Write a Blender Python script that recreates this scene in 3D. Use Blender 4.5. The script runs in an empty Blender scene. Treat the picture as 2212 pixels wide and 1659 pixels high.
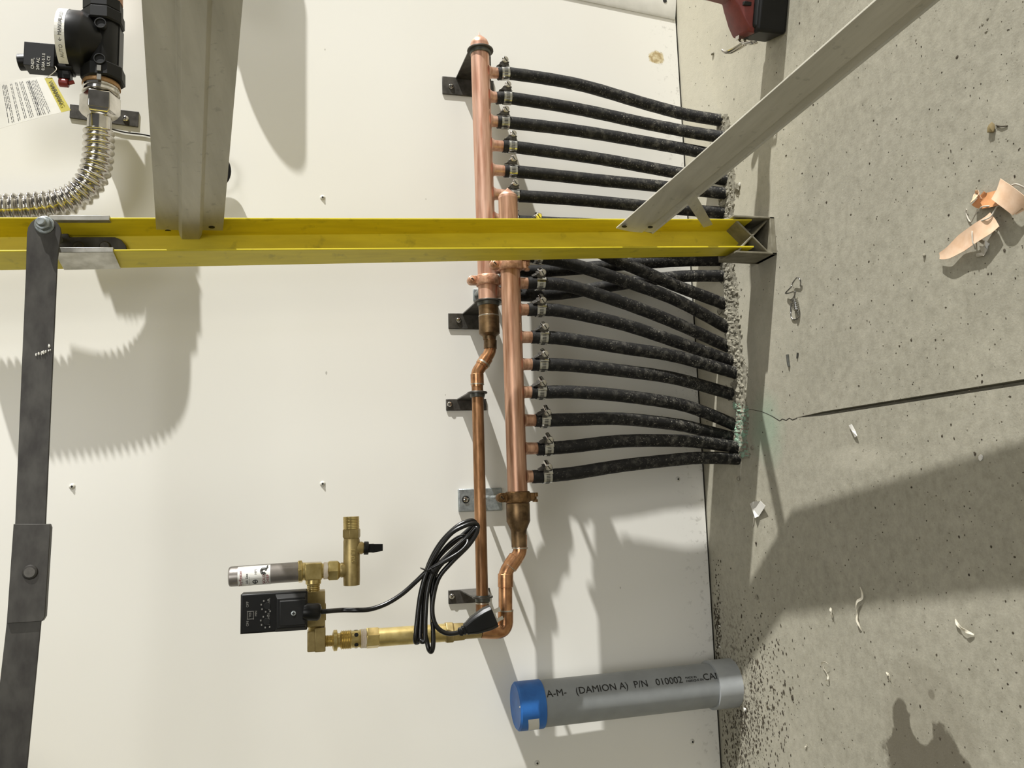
import bpy, bmesh, math, random
from mathutils import Vector, Matrix, Quaternion
from math import radians, sin, cos, pi
random.seed(7)
scn = bpy.context.scene
COL = scn.collection

# ------------------------------------------------------------ camera, light, exposure
F = 1740.0                                    # focal length in pixels of the 2212 px wide frame
CAM = Vector((0.0, -2.0, 1.019))
ROT = Matrix(((-0.030496, -0.991380, 0.127420), (-0.235326, 0.131017, 0.963045), (-0.971438, -0.000616, -0.237293)))
cd = bpy.data.cameras.new('camera'); cam = bpy.data.objects.new('camera', cd); COL.objects.link(cam)
cd.sensor_fit = 'HORIZONTAL'; cd.sensor_width = 36.0; cd.lens = 36.0 * F / 2212.0; cd.clip_start = 0.02
m3 = Matrix((ROT.col[0], -ROT.col[1], -ROT.col[2])).transposed()
cam.matrix_world = Matrix.Translation(CAM) @ m3.to_4x4()
scn.camera = cam

scn.view_settings.view_transform = 'Standard'; scn.view_settings.look = 'None'
scn.view_settings.gamma = 1.0; scn.view_settings.use_curve_mapping = False
scn.view_settings.exposure = 0.15

w = bpy.data.worlds.new('shop_hall'); scn.world = w; w.use_nodes = True
bg = w.node_tree.nodes['Background']; bg.inputs[0].default_value = (1.0, 0.985, 0.95, 1); bg.inputs[1].default_value = 0.10

def lamp(name, loc, aim, power, size, col=(1.0, 0.995, 0.975)):
    l = bpy.data.lights.new(name, 'AREA'); l.shape = 'DISK'; l.size = size; l.energy = power; l.color = col
    o = bpy.data.objects.new(name, l); COL.objects.link(o); o.location = loc
    o.rotation_euler = (Vector(aim) - Vector(loc)).to_track_quat('-Z', 'Y').to_euler()
    return o
lamp('high_bay_or_fill', (20.8, -6.1, 8.05), (0.3, -0.1, 0.5), 8300, 0.30)
lamp('high_bay_or_fill', (0.3, -6.5, 4.6), (0.2, -0.2, 0.6), 125, 3.2)  # added broad soft fill behind the camera, where its shadows stay hidden
lamp('high_bay_or_fill', (7.0, -5.0, 4.9), (0.3, -0.2, 0.6), 60, 1.6)  # added weak soft fill from the right

# ------------------------------------------------------------ pixels of the photo <-> places in the room
def ray(u, v): return ROT @ Vector(((u - 1106.0) / F, (v - 829.5) / F, 1.0))
def at(u, v, y=0.0):
    d = ray(u, v); return CAM + d * ((y - CAM.y) / d.y)
def fl(u, v, z=0.0):
    d = ray(u, v); return CAM + d * ((z - CAM.z) / d.z)
def depth(P): return (ROT.transposed() @ (Vector(P) - CAM)).z
def px(n, P): return n * depth(P) / F

# ------------------------------------------------------------ materials
def lin(h):
    h = h.lstrip('#'); o = []
    for i in (0, 2, 4):
        c = int(h[i:i+2], 16) / 255.0
        o.append(c / 12.92 if c <= 0.04045 else ((c + 0.055) / 1.055) ** 2.4)
    return (*o, 1.0)
class NT:
    def __init__(s, name):
        s.m = bpy.data.materials.new(name); s.m.use_nodes = True; s.t = s.m.node_tree; s.n = s.t.nodes
        s.p = s.n['Principled BSDF']; s.co = None
    def node(s, typ, **kw):
        n = s.n.new(typ)
        for k, v in kw.items():
            if k.startswith('i_'):
                key = k[2:]; key = int(key) if key.isdigit() else key.replace('_', ' ')
                s.put(v, n.inputs[key])
            else: setattr(n, k, v)
        return n
    def put(s, v, sock):
        if isinstance(v, bpy.types.NodeSocket): s.t.links.new(v, sock)
        elif isinstance(v, bpy.types.Node): s.t.links.new(v.outputs[0], sock)
        else: sock.default_value = v
    def coord(s):
        if s.co is None: s.co = s.node('ShaderNodeTexCoord').outputs['Object']
        return s.co
    def noise(s, scale, detail=4.0, rough=0.55, vec=None, dist=0.0):
        n = s.node('ShaderNodeTexNoise'); n.inputs['Scale'].default_value = scale; n.inputs['Detail'].default_value = detail
        n.inputs['Roughness'].default_value = rough; n.inputs['Distortion'].default_value = dist
        s.put(vec if vec is not None else s.coord(), n.inputs['Vector']); return n.outputs['Fac']
    def ramp(s, fac, *stops):
        n = s.node('ShaderNodeValToRGB'); el = n.color_ramp.elements
        while len(el) < len(stops): el.new(0.5)
        for e, (p, c) in zip(el, stops): e.position = p; e.color = c if len(c) == 4 else (*c, 1)
        s.put(fac, n.inputs[0]); return n.outputs[0]
    def g(s, fac, a, b): return s.ramp(fac, (a, (0, 0, 0, 1)), (b, (1, 1, 1, 1)))
    def mix(s, fac, a, b, mode='MIX'):
        n = s.node('ShaderNodeMix', data_type='RGBA', blend_type=mode)
        s.put(fac, n.inputs[0]); s.put(a, n.inputs[6]); s.put(b, n.inputs[7]); return n.outputs[2]
    def math(s, op, a, b=0.0):
        n = s.node('ShaderNodeMath', operation=op); s.put(a, n.inputs[0]); s.put(b, n.inputs[1]); return n.outputs[0]
    def scaled(s, x, y, z):
        n = s.node('ShaderNodeMapping'); s.put(s.coord(), n.inputs['Vector']); n.inputs['Scale'].default_value = (x, y, z); return n.outputs[0]
    def bump(s, h, strength=0.3, dist=0.002):
        n = s.node('ShaderNodeBump'); n.inputs['Strength'].default_value = strength; n.inputs['Distance'].default_value = dist
        s.put(h, n.inputs['Height']); s.put(n.outputs[0], s.p.inputs['Normal'])
    def done(s, col=None, rough=0.5, metal=0.0, spec=None):
        if col is not None: s.put(col, s.p.inputs['Base Color'])
        s.put(rough, s.p.inputs['Roughness']); s.put(metal, s.p.inputs['Metallic'])
        if spec is not None: s.p.inputs['Specular IOR Level'].default_value = spec
        return s.m
def simple(name, a, b=None, rough=0.5, metal=0.0, scale=40.0, bump=0.0, stretch=None, spec=None):
    n = NT(name); a = lin(a)
    if b is None: b = tuple(c * 0.82 for c in a[:3]) + (1,)
    else: b = lin(b)
    f = n.noise(scale, vec=n.scaled(*stretch) if stretch else None)
    c = n.ramp(f, (0.35, a), (0.68, b))
    if bump: n.bump(n.noise(scale * 4), bump, 0.001)
    return n.done(c, rough, metal, spec)

M = {}
M['copper'] = simple('bright_copper', 'e8bfa8', 'b9846a', 0.4, 0.6, 60, stretch=(0.12, 1.5, 1.5))
M['copper_tan'] = simple('handled_copper', 'd4a98e', '9e7256', 0.4, 0.6, 70, stretch=(0.12, 1.6, 1.6))
M['copper_old'] = simple('heat_browned_copper', 'a97e58', '74502f', 0.4, 0.6, 55, stretch=(0.3, 1.3, 1.3))
M['copper_dark'] = simple('scorched_copper_fitting', '8a7050', '54432f', 0.42, 0.85, 45)
M['copper_fit'] = simple('copper_fitting', 'c8966c', '946644', 0.25, 0.8, 50)
M['solder'] = simple('solder', 'c9c2b4', 'a79a86', 0.35, 0.9, 90)
M['cast_copper'] = simple('copper_plated_casting', 'deb092', 'b4876a', 0.4, 0.6, 120, bump=0.5)
M['cast_brown'] = simple('tarnished_casting', '8f6e48', '5a442c', 0.48, 0.8, 90, bump=0.4)
M['brass'] = simple('brass', 'd8c486', 'b7a062', 0.3, 0.75, 40)
M['brass_dull'] = simple('dull_brass', 'b09c6a', '8f7d4e', 0.42, 0.6, 40)
M['rubber'] = None
M['steel'] = simple('stainless_steel', 'c9c8c4', 'a9a8a4', 0.22, 1.0, 60)
M['chrome'] = simple('bright_steel', 'd6d2cc', 'b4b0a8', 0.14, 1.0, 30)
M['zinc'] = simple('zinc_plate', 'aeb4b4', '8c9292', 0.4, 0.7, 90, bump=0.25)
M['black_steel'] = simple('raw_dark_steel', '5c5953', '403d38', 0.4, 0.5, 60)
M['grey_steel'] = simple('grey_ring_steel', '6d6e68', '4e4f49', 0.42, 0.6, 60)
M['slot'] = simple('dark_slot', '14130f', rough=0.7)
M['yellow'] = None
M['alu'] = None
M['alu_clip'] = simple('pressed_aluminium', 'd2d0c8', 'a8a59a', 0.35, 0.75, 30)
M['boot'] = simple('dirty_grey_plastic', '8d8876', '6a6452', 0.65, 0.0, 30, bump=0.3)
M['arm'] = simple('dark_steel_arm', '4c4a45', '35322f', 0.5, 0.45, 18, stretch=(1, 2, 2))
M['black_plastic'] = simple('black_plastic', '121211', '0e0e0d', 0.36, spec=0.3)
M['black_matte'] = simple('black_moulding', '151514', '111110', 0.5, spec=0.3)
M['cord'] = simple('black_vinyl_cord', '141312', '0e0d0c', 0.26)
M['white_print'] = simple('white_print', 'd9d6cc', rough=0.6)
M['grey_print'] = simple('grey_print', '7a7872', rough=0.6)
M['black_print'] = simple('black_ink', '15140f', rough=0.6)
M['red_print'] = simple('dark_red_ink', '86222c', rough=0.6)
M['red_button'] = simple('red_plastic', '8c2a20', '6e2018', 0.4)
M['paper'] = simple('white_label', 'e4e3dd', 'd6d4cc', 0.55)
M['tag'] = simple('white_card', 'dcdad2', 'cfccc3', 0.6, scale=12)
M['tag_yellow'] = simple('yellow_card', 'b9ac2c', 'a39722', 0.55)
M['arrester'] = simple('grey_painted_tube', '8f8983', '7b756f', 0.28, 0.35, 30)
M['bronze'] = simple('bronze_washer', 'b08a5e', '94714a', 0.4, 0.5)
M['pvc'] = simple('grey_pvc', '8f9292', '858888', 0.42, 0.0, 20)
M['pvc_light'] = simple('light_grey_pvc', 'a6a9a9', '999c9c', 0.4, 0.0, 20)
M['blue'] = simple('blue_tape', '2a6dba', '205ba4', 0.5, 0.0, 30)
M['white_plastic'] = simple('white_painted_metal', 'd8d5cb', 'cfccc2', 0.5)
M['red_tool'] = simple('red_tool_shell', '7e3730', '6a2c27', 0.5)
M['peach'] = simple('peach_fabric', 'eccdb0', 'dfba98', 0.8, scale=60)
M['orange_skin'] = simple('peach_backing', 'd69c6c', 'c08757', 0.5, scale=60)
M['thread'] = simple('frayed_thread', 'c4beb0', rough=0.8)
M['shaving'] = simple('pale_shaving', 'e0dac8', 'cdc5b0', 0.7)
M['white_bit'] = simple('white_scrap', 'e6e3da', rough=0.7)
M['ptfe'] = simple('white_thread_tape', 'e8dfd0', 'd8c9b6', 0.6)
M['nutshell'] = simple('brown_shell', '8a7a52', '6c5d3c', 0.8)

n = NT('dusty_black_rubber')                                            # hoses: black, with pale concrete dust lower down
a = n.noise(260, 3.0); z = n.node('ShaderNodeSeparateXYZ'); n.put(n.coord(), z.inputs[0])
geo = n.node('ShaderNodeNewGeometry'); sp = n.node('ShaderNodeSeparateXYZ'); n.put(geo.outputs['Position'], sp.inputs[0])
hz = n.node('ShaderNodeMapRange'); n.put(sp.outputs[2], hz.inputs[0])
for i, v in ((1, 0.52), (2, 0.02), (3, 0.0), (4, 1.0)): hz.inputs[i].default_value = v
spk = n.math('MULTIPLY', n.g(a, 0.61, 0.68), n.g(n.noise(28, 4.0), 0.38, 0.66)); spk2 = n.g(n.noise(60, 5.0, 0.65), 0.50, 0.74)
pale_mask = n.math('MULTIPLY', n.math('ADD', n.math('MULTIPLY', spk, 0.95), n.math('MULTIPLY', spk2, 0.26)), n.math('ADD', n.math('MULTIPLY', hz.outputs[0], 0.85), 0.20))
n.bump(n.noise(300), 0.25, 0.0008)
M['rubber'] = n.done(n.mix(pale_mask, lin('141312'), lin('b4afa1')), 0.62, 0.0, 0.35)

n = NT('yellow_fibreglass')
c = n.ramp(n.noise(14, 5.0, vec=n.scaled(4, 4, 0.6)), (0.3, lin('ddcb2e')), (0.72, lin('c9b724')))
c = n.mix(n.math('MULTIPLY', n.g(n.noise(35, 5.0), 0.6, 0.75), 0.35), c, lin('5a5220'))
n.bump(n.noise(420, 2.0), 0.12, 0.0005)
M['yellow'] = n.done(c, 0.42)

n = NT('weathered_aluminium')
c = n.ramp(n.noise(9, 6.0, 0.6, vec=n.scaled(1, 0.35, 3)), (0.3, lin('cbc7b8')), (0.7, lin('aca898')))
c = n.mix(n.math('MULTIPLY', n.g(n.noise(60, 4.0), 0.62, 0.72), 0.3), c, lin('5e5a4c'))
M['alu'] = n.done(c, 0.5, 0.12)

n = NT('white_wall_panel')
c = n.ramp(n.noise(1.3, 3.0), (0.3, lin('e9e7df')), (0.75, lin('e4e1d8')))
def blob(n, cen, axis, noise_scale, noise_amt):                         # soft mask: 0 at the centre of an ellipse, 1 at its rim
    s = n.node('ShaderNodeVectorMath', operation='SUBTRACT'); n.put(n.coord(), s.inputs[0]); s.inputs[1].default_value = cen
    d = n.node('ShaderNodeVectorMath', operation='DIVIDE'); n.put(s.outputs[0], d.inputs[0]); d.inputs[1].default_value = axis
    l = n.node('ShaderNodeVectorMath', operation='LENGTH'); n.put(d.outputs[0], l.inputs[0])
    return n.math('ADD', l.outputs['Value'], n.math('MULTIPLY', n.math('SUBTRACT', n.noise(noise_scale, 5.0, 0.65), 0.5), noise_amt))
P = at(1418, 124)
bl = n.ramp(blob(n, P, (0.022, 1, 0.027), 60, 0.9), (0.80, (1, 1, 1, 1)), (0.95, (0, 0, 0, 1)))
c = n.mix(n.math('MULTIPLY', bl, 0.9), c, n.ramp(n.noise(90, 5.0), (0.4, lin('d2c49c')), (0.58, lin('a38a55'))))
for u, v, s in ((705, 806, 0.006), (702, 107, 0.004), (920, 430, 0.003), (962, 853, 0.003), (1430, 900, 0.005), (1340, 1270, 0.004)):
    c = n.mix(n.math('MULTIPLY', n.ramp(blob(n, at(u, v), (s, 1, s * 0.5), 200, 0.8), (0.5, (1, 1, 1, 1)), (0.9, (0, 0, 0, 1))), 0.6), c, lin('8c887c'))
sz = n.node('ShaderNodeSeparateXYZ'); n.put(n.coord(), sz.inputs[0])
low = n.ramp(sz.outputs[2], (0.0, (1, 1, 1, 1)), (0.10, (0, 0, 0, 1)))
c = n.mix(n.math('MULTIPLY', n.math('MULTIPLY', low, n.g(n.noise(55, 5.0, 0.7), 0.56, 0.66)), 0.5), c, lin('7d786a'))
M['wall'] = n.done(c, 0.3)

n = NT('concrete_floor')
c = n.ramp(n.noise(2.6, 6.0, 0.62), (0.34, lin('aba697')), (0.5, lin('9c9888')), (0.66, lin('888475')))
c = n.mix(0.5, c, n.ramp(n.noise(14, 6.0, 0.7), (0.3, lin('a6a192')), (0.7, lin('8e8a7b'))))
c = n.mix(n.math('MULTIPLY', n.g(n.noise(230, 2.0), 0.66, 0.72), 0.35), c, lin('6d6858'))
c = n.mix(n.math('MULTIPLY', n.g(n.noise(32, 8.0, 0.75), 0.52, 0.72), 0.30), c, lin('7a7565'))
c = n.mix(n.math('MULTIPLY', n.g(n.noise(140, 4.0, 0.6), 0.70, 0.75), 0.4), c, lin('4a4636'))
c = n.mix(n.math('MULTIPLY', n.g(n.noise(4, 6.0, 0.7, vec=n.scaled(1.4, .7, 1)), 0.52, 0.70), 0.4), c, lin('bdb8a6'))
c = n.mix(n.math('MULTIPLY', n.g(n.noise(5, 6.0, 0.75, dist=1.0), 0.55, 0.78), 0.42), c, lin('6f6b5e'))
c = n.mix(0.55, c, n.ramp(n.noise(46, 9.0, 0.78), (0.30, lin('b3ae9d')), (0.50, lin('9a9686')), (0.70, lin('767262'))))
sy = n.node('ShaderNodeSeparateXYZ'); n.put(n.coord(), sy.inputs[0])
pale_mask = n.math('MULTIPLY', n.ramp(n.math('ADD', n.math('MULTIPLY', sy.outputs[1], -1.0), n.math('MULTIPLY', n.math('SUBTRACT', n.noise(5, 5.0, 0.65), 0.5), 0.5)), (0.18, (1, 1, 1, 1)), (0.62, (0, 0, 0, 1))), n.ramp(n.math('ADD', sy.outputs[0], 0.0), (0.0, (.25, .25, .25, 1)), (0.45, (1, 1, 1, 1))))
c = n.mix(n.math('MULTIPLY', pale_mask, 0.62), c, lin('cfc9b4'))             # concrete colour made paler towards the wall, most on the right
c = n.mix(n.math('MULTIPLY', n.g(n.noise(150, 3.0), 0.68, 0.73), 0.5), c, lin('4d4a3c'))
c = n.mix(n.math('MULTIPLY', n.g(n.noise(170, 3.0), 0.70, 0.74), 0.4), c, lin('d2cdbd'))
P = fl(1655, 925)
gm = n.ramp(blob(n, P, (0.10, 0.085, 1), 14, 0.8), (0.3, (1, 1, 1, 1)), (1.0, (0, 0, 0, 1)))
c = n.mix(n.math('MULTIPLY', gm, 0.42), c, lin('7fa58c'))
w1 = blob(n, fl(2012, 1690), (0.118, 0.125, 1), 17, 0.7); w2 = blob(n, fl(1948, 1560), (0.045, 0.026, 1), 25, 0.7); w3 = blob(n, fl(1990, 1572), (0.034, 0.034, 1), 25, 0.6)
wet = n.math('MULTIPLY', n.math('MAXIMUM', n.ramp(w1, (0.84, (1, 1, 1, 1)), (0.91, (0, 0, 0, 1))), n.ramp(w2, (0.8, (1, 1, 1, 1)), (0.95, (0, 0, 0, 1)))), n.ramp(w3, (0.75, (0, 0, 0, 1)), (0.85, (1, 1, 1, 1))))
c = n.mix(n.math('MULTIPLY', n.ramp(blob(n, fl(2010, 1590), (0.135, 0.125, 1), 9, 0.5), (0.80, (1, 1, 1, 1)), (0.98, (0, 0, 0, 1))), 0.28), c, lin('7a7464'))
c = n.mix(n.math('MULTIPLY', wet, 0.82), c, lin('524c3e'))
P = fl(2012, 1500)
c = n.mix(n.math('MULTIPLY', n.ramp(blob(n, P, (0.010, 0.010, 1), 60, 0.6), (0.6, (1, 1, 1, 1)), (0.95, (0, 0, 0, 1))), 0.7), c, lin('6b6556'))
P = fl(1590, 1500)                                                      # dirt round the grey pipe and along the wall
dm = n.ramp(blob(n, P, (0.30, 0.13, 1), 30, 0.5), (0.25, (1, 1, 1, 1)), (1.0, (0, 0, 0, 1)))
c = n.mix(n.math('MULTIPLY', n.math('MULTIPLY', dm, n.g(n.noise(95, 4.0, 0.65), 0.50, 0.60)), 0.8), c, lin('453f31'))
P = fl(1880, 1340)
c = n.mix(n.math('MULTIPLY', n.ramp(blob(n, fl(1850, 990), (0.03, 0.11, 1), 25, 0.8), (0.5, (1, 1, 1, 1)), (1.0, (0, 0, 0, 1))), 0.22), c, lin('d0cab8'))
n.bump(n.math('ADD', n.math('MULTIPLY', n.noise(60, 5.0, 0.7), 0.6), n.math('MULTIPLY', n.noise(280, 2.0), 0.4)), 0.35, 0.002)
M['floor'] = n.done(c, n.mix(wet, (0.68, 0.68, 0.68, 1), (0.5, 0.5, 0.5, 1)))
M['rubble'] = simple('broken_concrete', '9c9786', '6e695a', 0.85, scale=90, bump=0.5)
M['rubble_green'] = simple('dyed_concrete', '86a88e', '8f998a', 0.85, scale=70, bump=0.5)
M['dirt'] = simple('dark_dirt', '4a4233', '332d22', 0.9, scale=90)
M['gap'] = simple('dark_gap', '2c2920', rough=0.9)

# ------------------------------------------------------------ mesh building
def frame(d, up=None):
    d = Vector(d).normalized(); up = Vector(up) if up is not None else Vector((0, 0, 1))
    if abs(d.dot(up.normalized())) > 0.98: up = Vector((0, 1, 0)) if abs(d.y) < 0.9 else Vector((1, 0, 0))
    a = up.cross(d).normalized(); return d, a, d.cross(a)
class MB:
    def __init__(s): s.v = []; s.f = []; s.mi = []; s.cur = 0
    def add(s, vs, fs):
        o = len(s.v); s.v += [Vector(p) for p in vs]
        for f in fs: s.f.append([i + o for i in f]); s.mi.append(s.cur)
        return s
    def box(s, c, h, ax=None):
        ax = ax or (Vector((1, 0, 0)), Vector((0, 1, 0)), Vector((0, 0, 1))); c = Vector(c)
        vs = [c + ax[0] * h[0] * x + ax[1] * h[1] * y + ax[2] * h[2] * z for x in (-1, 1) for y in (-1, 1) for z in (-1, 1)]
        return s.add(vs, [(0, 1, 3, 2), (4, 6, 7, 5), (0, 4, 5, 1), (2, 3, 7, 6), (0, 2, 6, 4), (1, 5, 7, 3)])
    def lathe(s, P, D, prof, n=24, up=None, rot=0.0, squash=1.0):
        d, a, b = frame(D, up); P = Vector(P); vs = []; fs = []; m = len(prof)
        for t, r in prof:
            for k in range(n):
                an = 2 * pi * k / n + rot; vs.append(P + d * t + a * (r * cos(an)) + b * (r * sin(an) * squash))
        for i in range(m - 1):
            for k in range(n):
                k2 = (k + 1) % n; fs.append((i * n + k, i * n + k2, (i + 1) * n + k2, (i + 1) * n + k))
        fs.append(tuple(reversed(range(n)))); fs.append(tuple(range((m - 1) * n, m * n)))
        return s.add(vs, fs)
    def cyl(s, A, B, r, n=24, up=None, rot=0.0, r2=None, ch=0.0):
        A = Vector(A); B = Vector(B); L = (B - A).length; r2 = r if r2 is None else r2
        prof = [(0, r - ch), (ch, r), (L - ch, r2), (L, r2 - ch)] if ch else [(0, r), (L, r2)]
        return s.lathe(A, B - A, prof, n, up, rot)
    def tube(s, pts, r, n=12, closed=False, flat=None):
        pts = [Vector(p) for p in pts]; N = len(pts); R = r if isinstance(r, (list, tuple)) else [r] * N
        tan = []
        for i in range(N):
            if closed: t = pts[(i + 1) % N] - pts[i - 1]
            else: t = pts[min(i + 1, N - 1)] - pts[max(i - 1, 0)]
            tan.append(t.normalized())
        _, a, b = frame(tan[0], (0.13, -0.3, 0.95)); vs = []; fs = []
        for i in range(N):
            if i:
                q = tan[i - 1].rotation_difference(tan[i]); a = q @ a
            a = (a - tan[i] * a.dot(tan[i])).normalized(); b = tan[i].cross(a)
            for k in range(n):
                an = 2 * pi * k / n; vs.append(pts[i] + a * (R[i] * cos(an)) + b * (R[i] * sin(an) * (flat or 1)))
        for i in range(N if closed else N - 1):
            j = (i + 1) % N
            for k in range(n):
                k2 = (k + 1) % n; fs.append((i * n + k, i * n + k2, j * n + k2, j * n + k))
        if not closed: fs.append(tuple(reversed(range(n)))); fs.append(tuple(range((N - 1) * n, N * n)))
        return s.add(vs, fs)
    def prism(s, poly, ext):                                            # polygon of 3-D points pushed along a vector
        poly = [Vector(p) for p in poly]; n = len(poly); e = Vector(ext)
        vs = poly + [p + e for p in poly]
        fs = [tuple(reversed(range(n))), tuple(range(n, 2 * n))] + [(i, (i + 1) % n, n + (i + 1) % n, n + i) for i in range(n)]
        return s.add(vs, fs)
    def loft(s, rings, cap=True):
        n = len(rings[0]); vs = [p for r in rings for p in r]; fs = []
        for i in range(len(rings) - 1):
            for k in range(n):
                k2 = (k + 1) % n; fs.append((i * n + k, i * n + k2, (i + 1) * n + k2, (i + 1) * n + k))
        if cap: fs.append(tuple(reversed(range(n)))); fs.append(tuple(range((len(rings) - 1) * n, len(rings) * n)))
        return s.add(vs, fs)
    def sphere(s, c, r, sc=(1, 1, 1), n=12, m=8):
        c = Vector(c); vs = [c + Vector((0, 0, r * sc[2]))]; fs = []
        for i in range(1, m):
            th = pi * i / m
            for k in range(n):
                ph = 2 * pi * k / n; vs.append(c + Vector((r * sc[0] * sin(th) * cos(ph), r * sc[1] * sin(th) * sin(ph), r * sc[2] * cos(th))))
        vs.append(c - Vector((0, 0, r * sc[2]))); L = len(vs) - 1
        for k in range(n):
            k2 = (k + 1) % n; fs.append((0, 1 + k, 1 + k2)); fs.append((L, L - n + k2, L - n + k))
            for i in range(m - 2): a = 1 + i * n; fs.append((a + k, a + n + k, a + n + k2, a + k2))
        return s.add(vs, fs)
    def rock(s, c, r, sc=(1, 1, 1)):
        q = Quaternion((random.random(), random.random(), random.random(), random.random() + .01)).normalized()
        ps = [(1, 0, 0), (-1, 0, 0), (0, 1, 0), (0, -1, 0), (0, 0, 1), (0, 0, -1)]
        e = [(0.7, 0.7, 0), (-0.7, 0.7, 0), (0.7, -0.7, 0), (-0.7, -0.7, 0), (0.7, 0, 0.7), (-0.7, 0, 0.7), (0.7, 0, -0.7), (-0.7, 0, -0.7), (0, 0.7, 0.7), (0, -0.7, 0.7), (0, 0.7, -0.7), (0, -0.7, -0.7)]
        vs = []
        for p in ps + e:
            k = q @ (Vector(p) * (r * random.uniform(0.65, 1.15))); vs.append(Vector(c) + Vector((k.x * sc[0], k.y * sc[1], k.z * sc[2])))
        A, a, B, b, Cc, cc = range(6); xy, Xy, xY, XY, xz, Xz, xZ, XZ, yz, Yz, yZ, YZ = range(6, 18)
        fs = []
        for (p, q2, s2, e1, e2, e3) in ((A, B, Cc, xy, yz, xz), (a, B, Cc, Xy, yz, Xz), (A, b, Cc, xY, Yz, xz), (a, b, Cc, XY, Yz, Xz),
                                        (A, B, cc, xy, yZ, xZ), (a, B, cc, Xy, yZ, XZ), (A, b, cc, xY, YZ, xZ), (a, b, cc, XY, YZ, XZ)):
            fs += [(p, e1, e3), (q2, e2, e1), (s2, e3, e2), (e1, e2, e3)]
        return s.add(vs, fs)
    def build(s, name, mats, parent=None, origin=None, smooth=35, bevel=0.0, seg=2):
        me = bpy.data.meshes.new(name); o = bpy.data.objects.new(name, me); COL.objects.link(o)
        org = Vector(origin) if origin is not None else Vector(parent.get('_o', (0, 0, 0))) if parent else Vector((0, 0, 0))
        me.from_pydata([p - org for p in s.v], [], s.f)
        for mname in (mats if isinstance(mats, (list, tuple)) else [mats]): me.materials.append(M[mname])
        me.polygons.foreach_set('material_index', s.mi)
        bm = bmesh.new(); bm.from_mesh(me); bmesh.ops.recalc_face_normals(bm, faces=bm.faces); bm.to_mesh(me); bm.free()
        if smooth: me.shade_smooth(); me.set_sharp_from_angle(angle=radians(smooth))
        if parent: o.parent = parent; o['_o'] = list(org)
        else: o.location = org; o['_o'] = list(org)
        if bevel:
            b = o.modifiers.new('bevel', 'BEVEL'); b.width = bevel; b.segments = seg; b.limit_method = 'ANGLE'; b.angle_limit = radians(40)
        return o
def tag(o, label=None, cat=None, group=None, kind=None):
    if label: o['label'] = label
    if cat: o['category'] = cat
    if group: o['group'] = group
    if kind: o['kind'] = kind
    return o
def thing(name, label, cat, loc, group=None):
    o = bpy.data.objects.new(name, None); COL.objects.link(o); o.location = loc; o['_o'] = list(loc); o.empty_display_size = 0.05
    return tag(o, label, cat, group)
def copy_tree(o, parent=None):
    c = o.copy(); COL.objects.link(c)
    if parent: c.parent = parent
    for ch in list(o.children): copy_tree(ch, c)
    return c
def spline(pts, per=8, closed=False):                                   # Catmull-Rom through the points
    P = [Vector(p) for p in pts]; N = len(P); out = []
    for i in range(N if closed else N - 1):
        if closed: a, b, c, d = P[i - 1], P[i], P[(i + 1) % N], P[(i + 2) % N]
        else: a, b, c, d = P[max(i - 1, 0)], P[i], P[i + 1], P[min(i + 2, N - 1)]
        for k in range(per):
            t = k / per
            out.append(0.5 * ((2 * b) + (c - a) * t + (2 * a - 5 * b + 4 * c - d) * t * t + (3 * b - a - 3 * c + d) * t ** 3))
    if not closed: out.append(P[-1])
    return out
def lettering(text, size, name, mat, parent, right, up, pos, extrude=0.0002, align='LEFT', bend=None):
    """Raised lettering: RIGHT and UP are the reading directions; BEND = (axis point, axis direction, radius) lays it round a cylinder."""
    cu = bpy.data.curves.new('text', 'FONT'); cu.body = text; cu.size = size; cu.align_x = align; cu.extrude = extrude; cu.resolution_u = 3
    t = bpy.data.objects.new('text', cu); COL.objects.link(t)
    dg = bpy.context.evaluated_depsgraph_get(); dg.update()
    me = bpy.data.meshes.new_from_object(t.evaluated_get(dg)); bpy.data.objects.remove(t)
    R = Vector(right).normalized(); U = Vector(up).normalized(); Nn = R.cross(U); org = Vector(parent.get('_o', (0, 0, 0)))
    if bend:
        bm = bmesh.new(); bm.from_mesh(me)
        ys = [v.co.y for v in bm.verts]; y0, y1 = min(ys), max(ys); k = 9
        for i in range(1, k):
            bmesh.ops.bisect_plane(bm, geom=bm.verts[:] + bm.edges[:] + bm.faces[:], plane_co=(0, y0 + (y1 - y0) * i / k, 0), plane_no=(0, 1, 0))
        bm.to_mesh(me); bm.free()
    for v in me.vertices:
        x, y, z = v.co
        if bend:
            r0, e1, e2 = bend[2], bend[3], bend[4]                      # e1 points out of the cylinder where the text base line sits, e2 = up there
            an = y / r0; p = Vector(pos) + R * x + (e1 * cos(an) + e2 * sin(an)) * (r0 + z)
        else: p = Vector(pos) + R * x + U * y + Nn * z
        v.co = p - org
    me.name = name; o = bpy.data.objects.new(name, me); COL.objects.link(o); o.parent = parent; o['_o'] = list(org)
    me.materials.clear(); me.materials.append(M[mat])
    return o

X, Y, Z = Vector((1, 0, 0)), Vector((0, 1, 0)), Vector((0, 0, 1))

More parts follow.
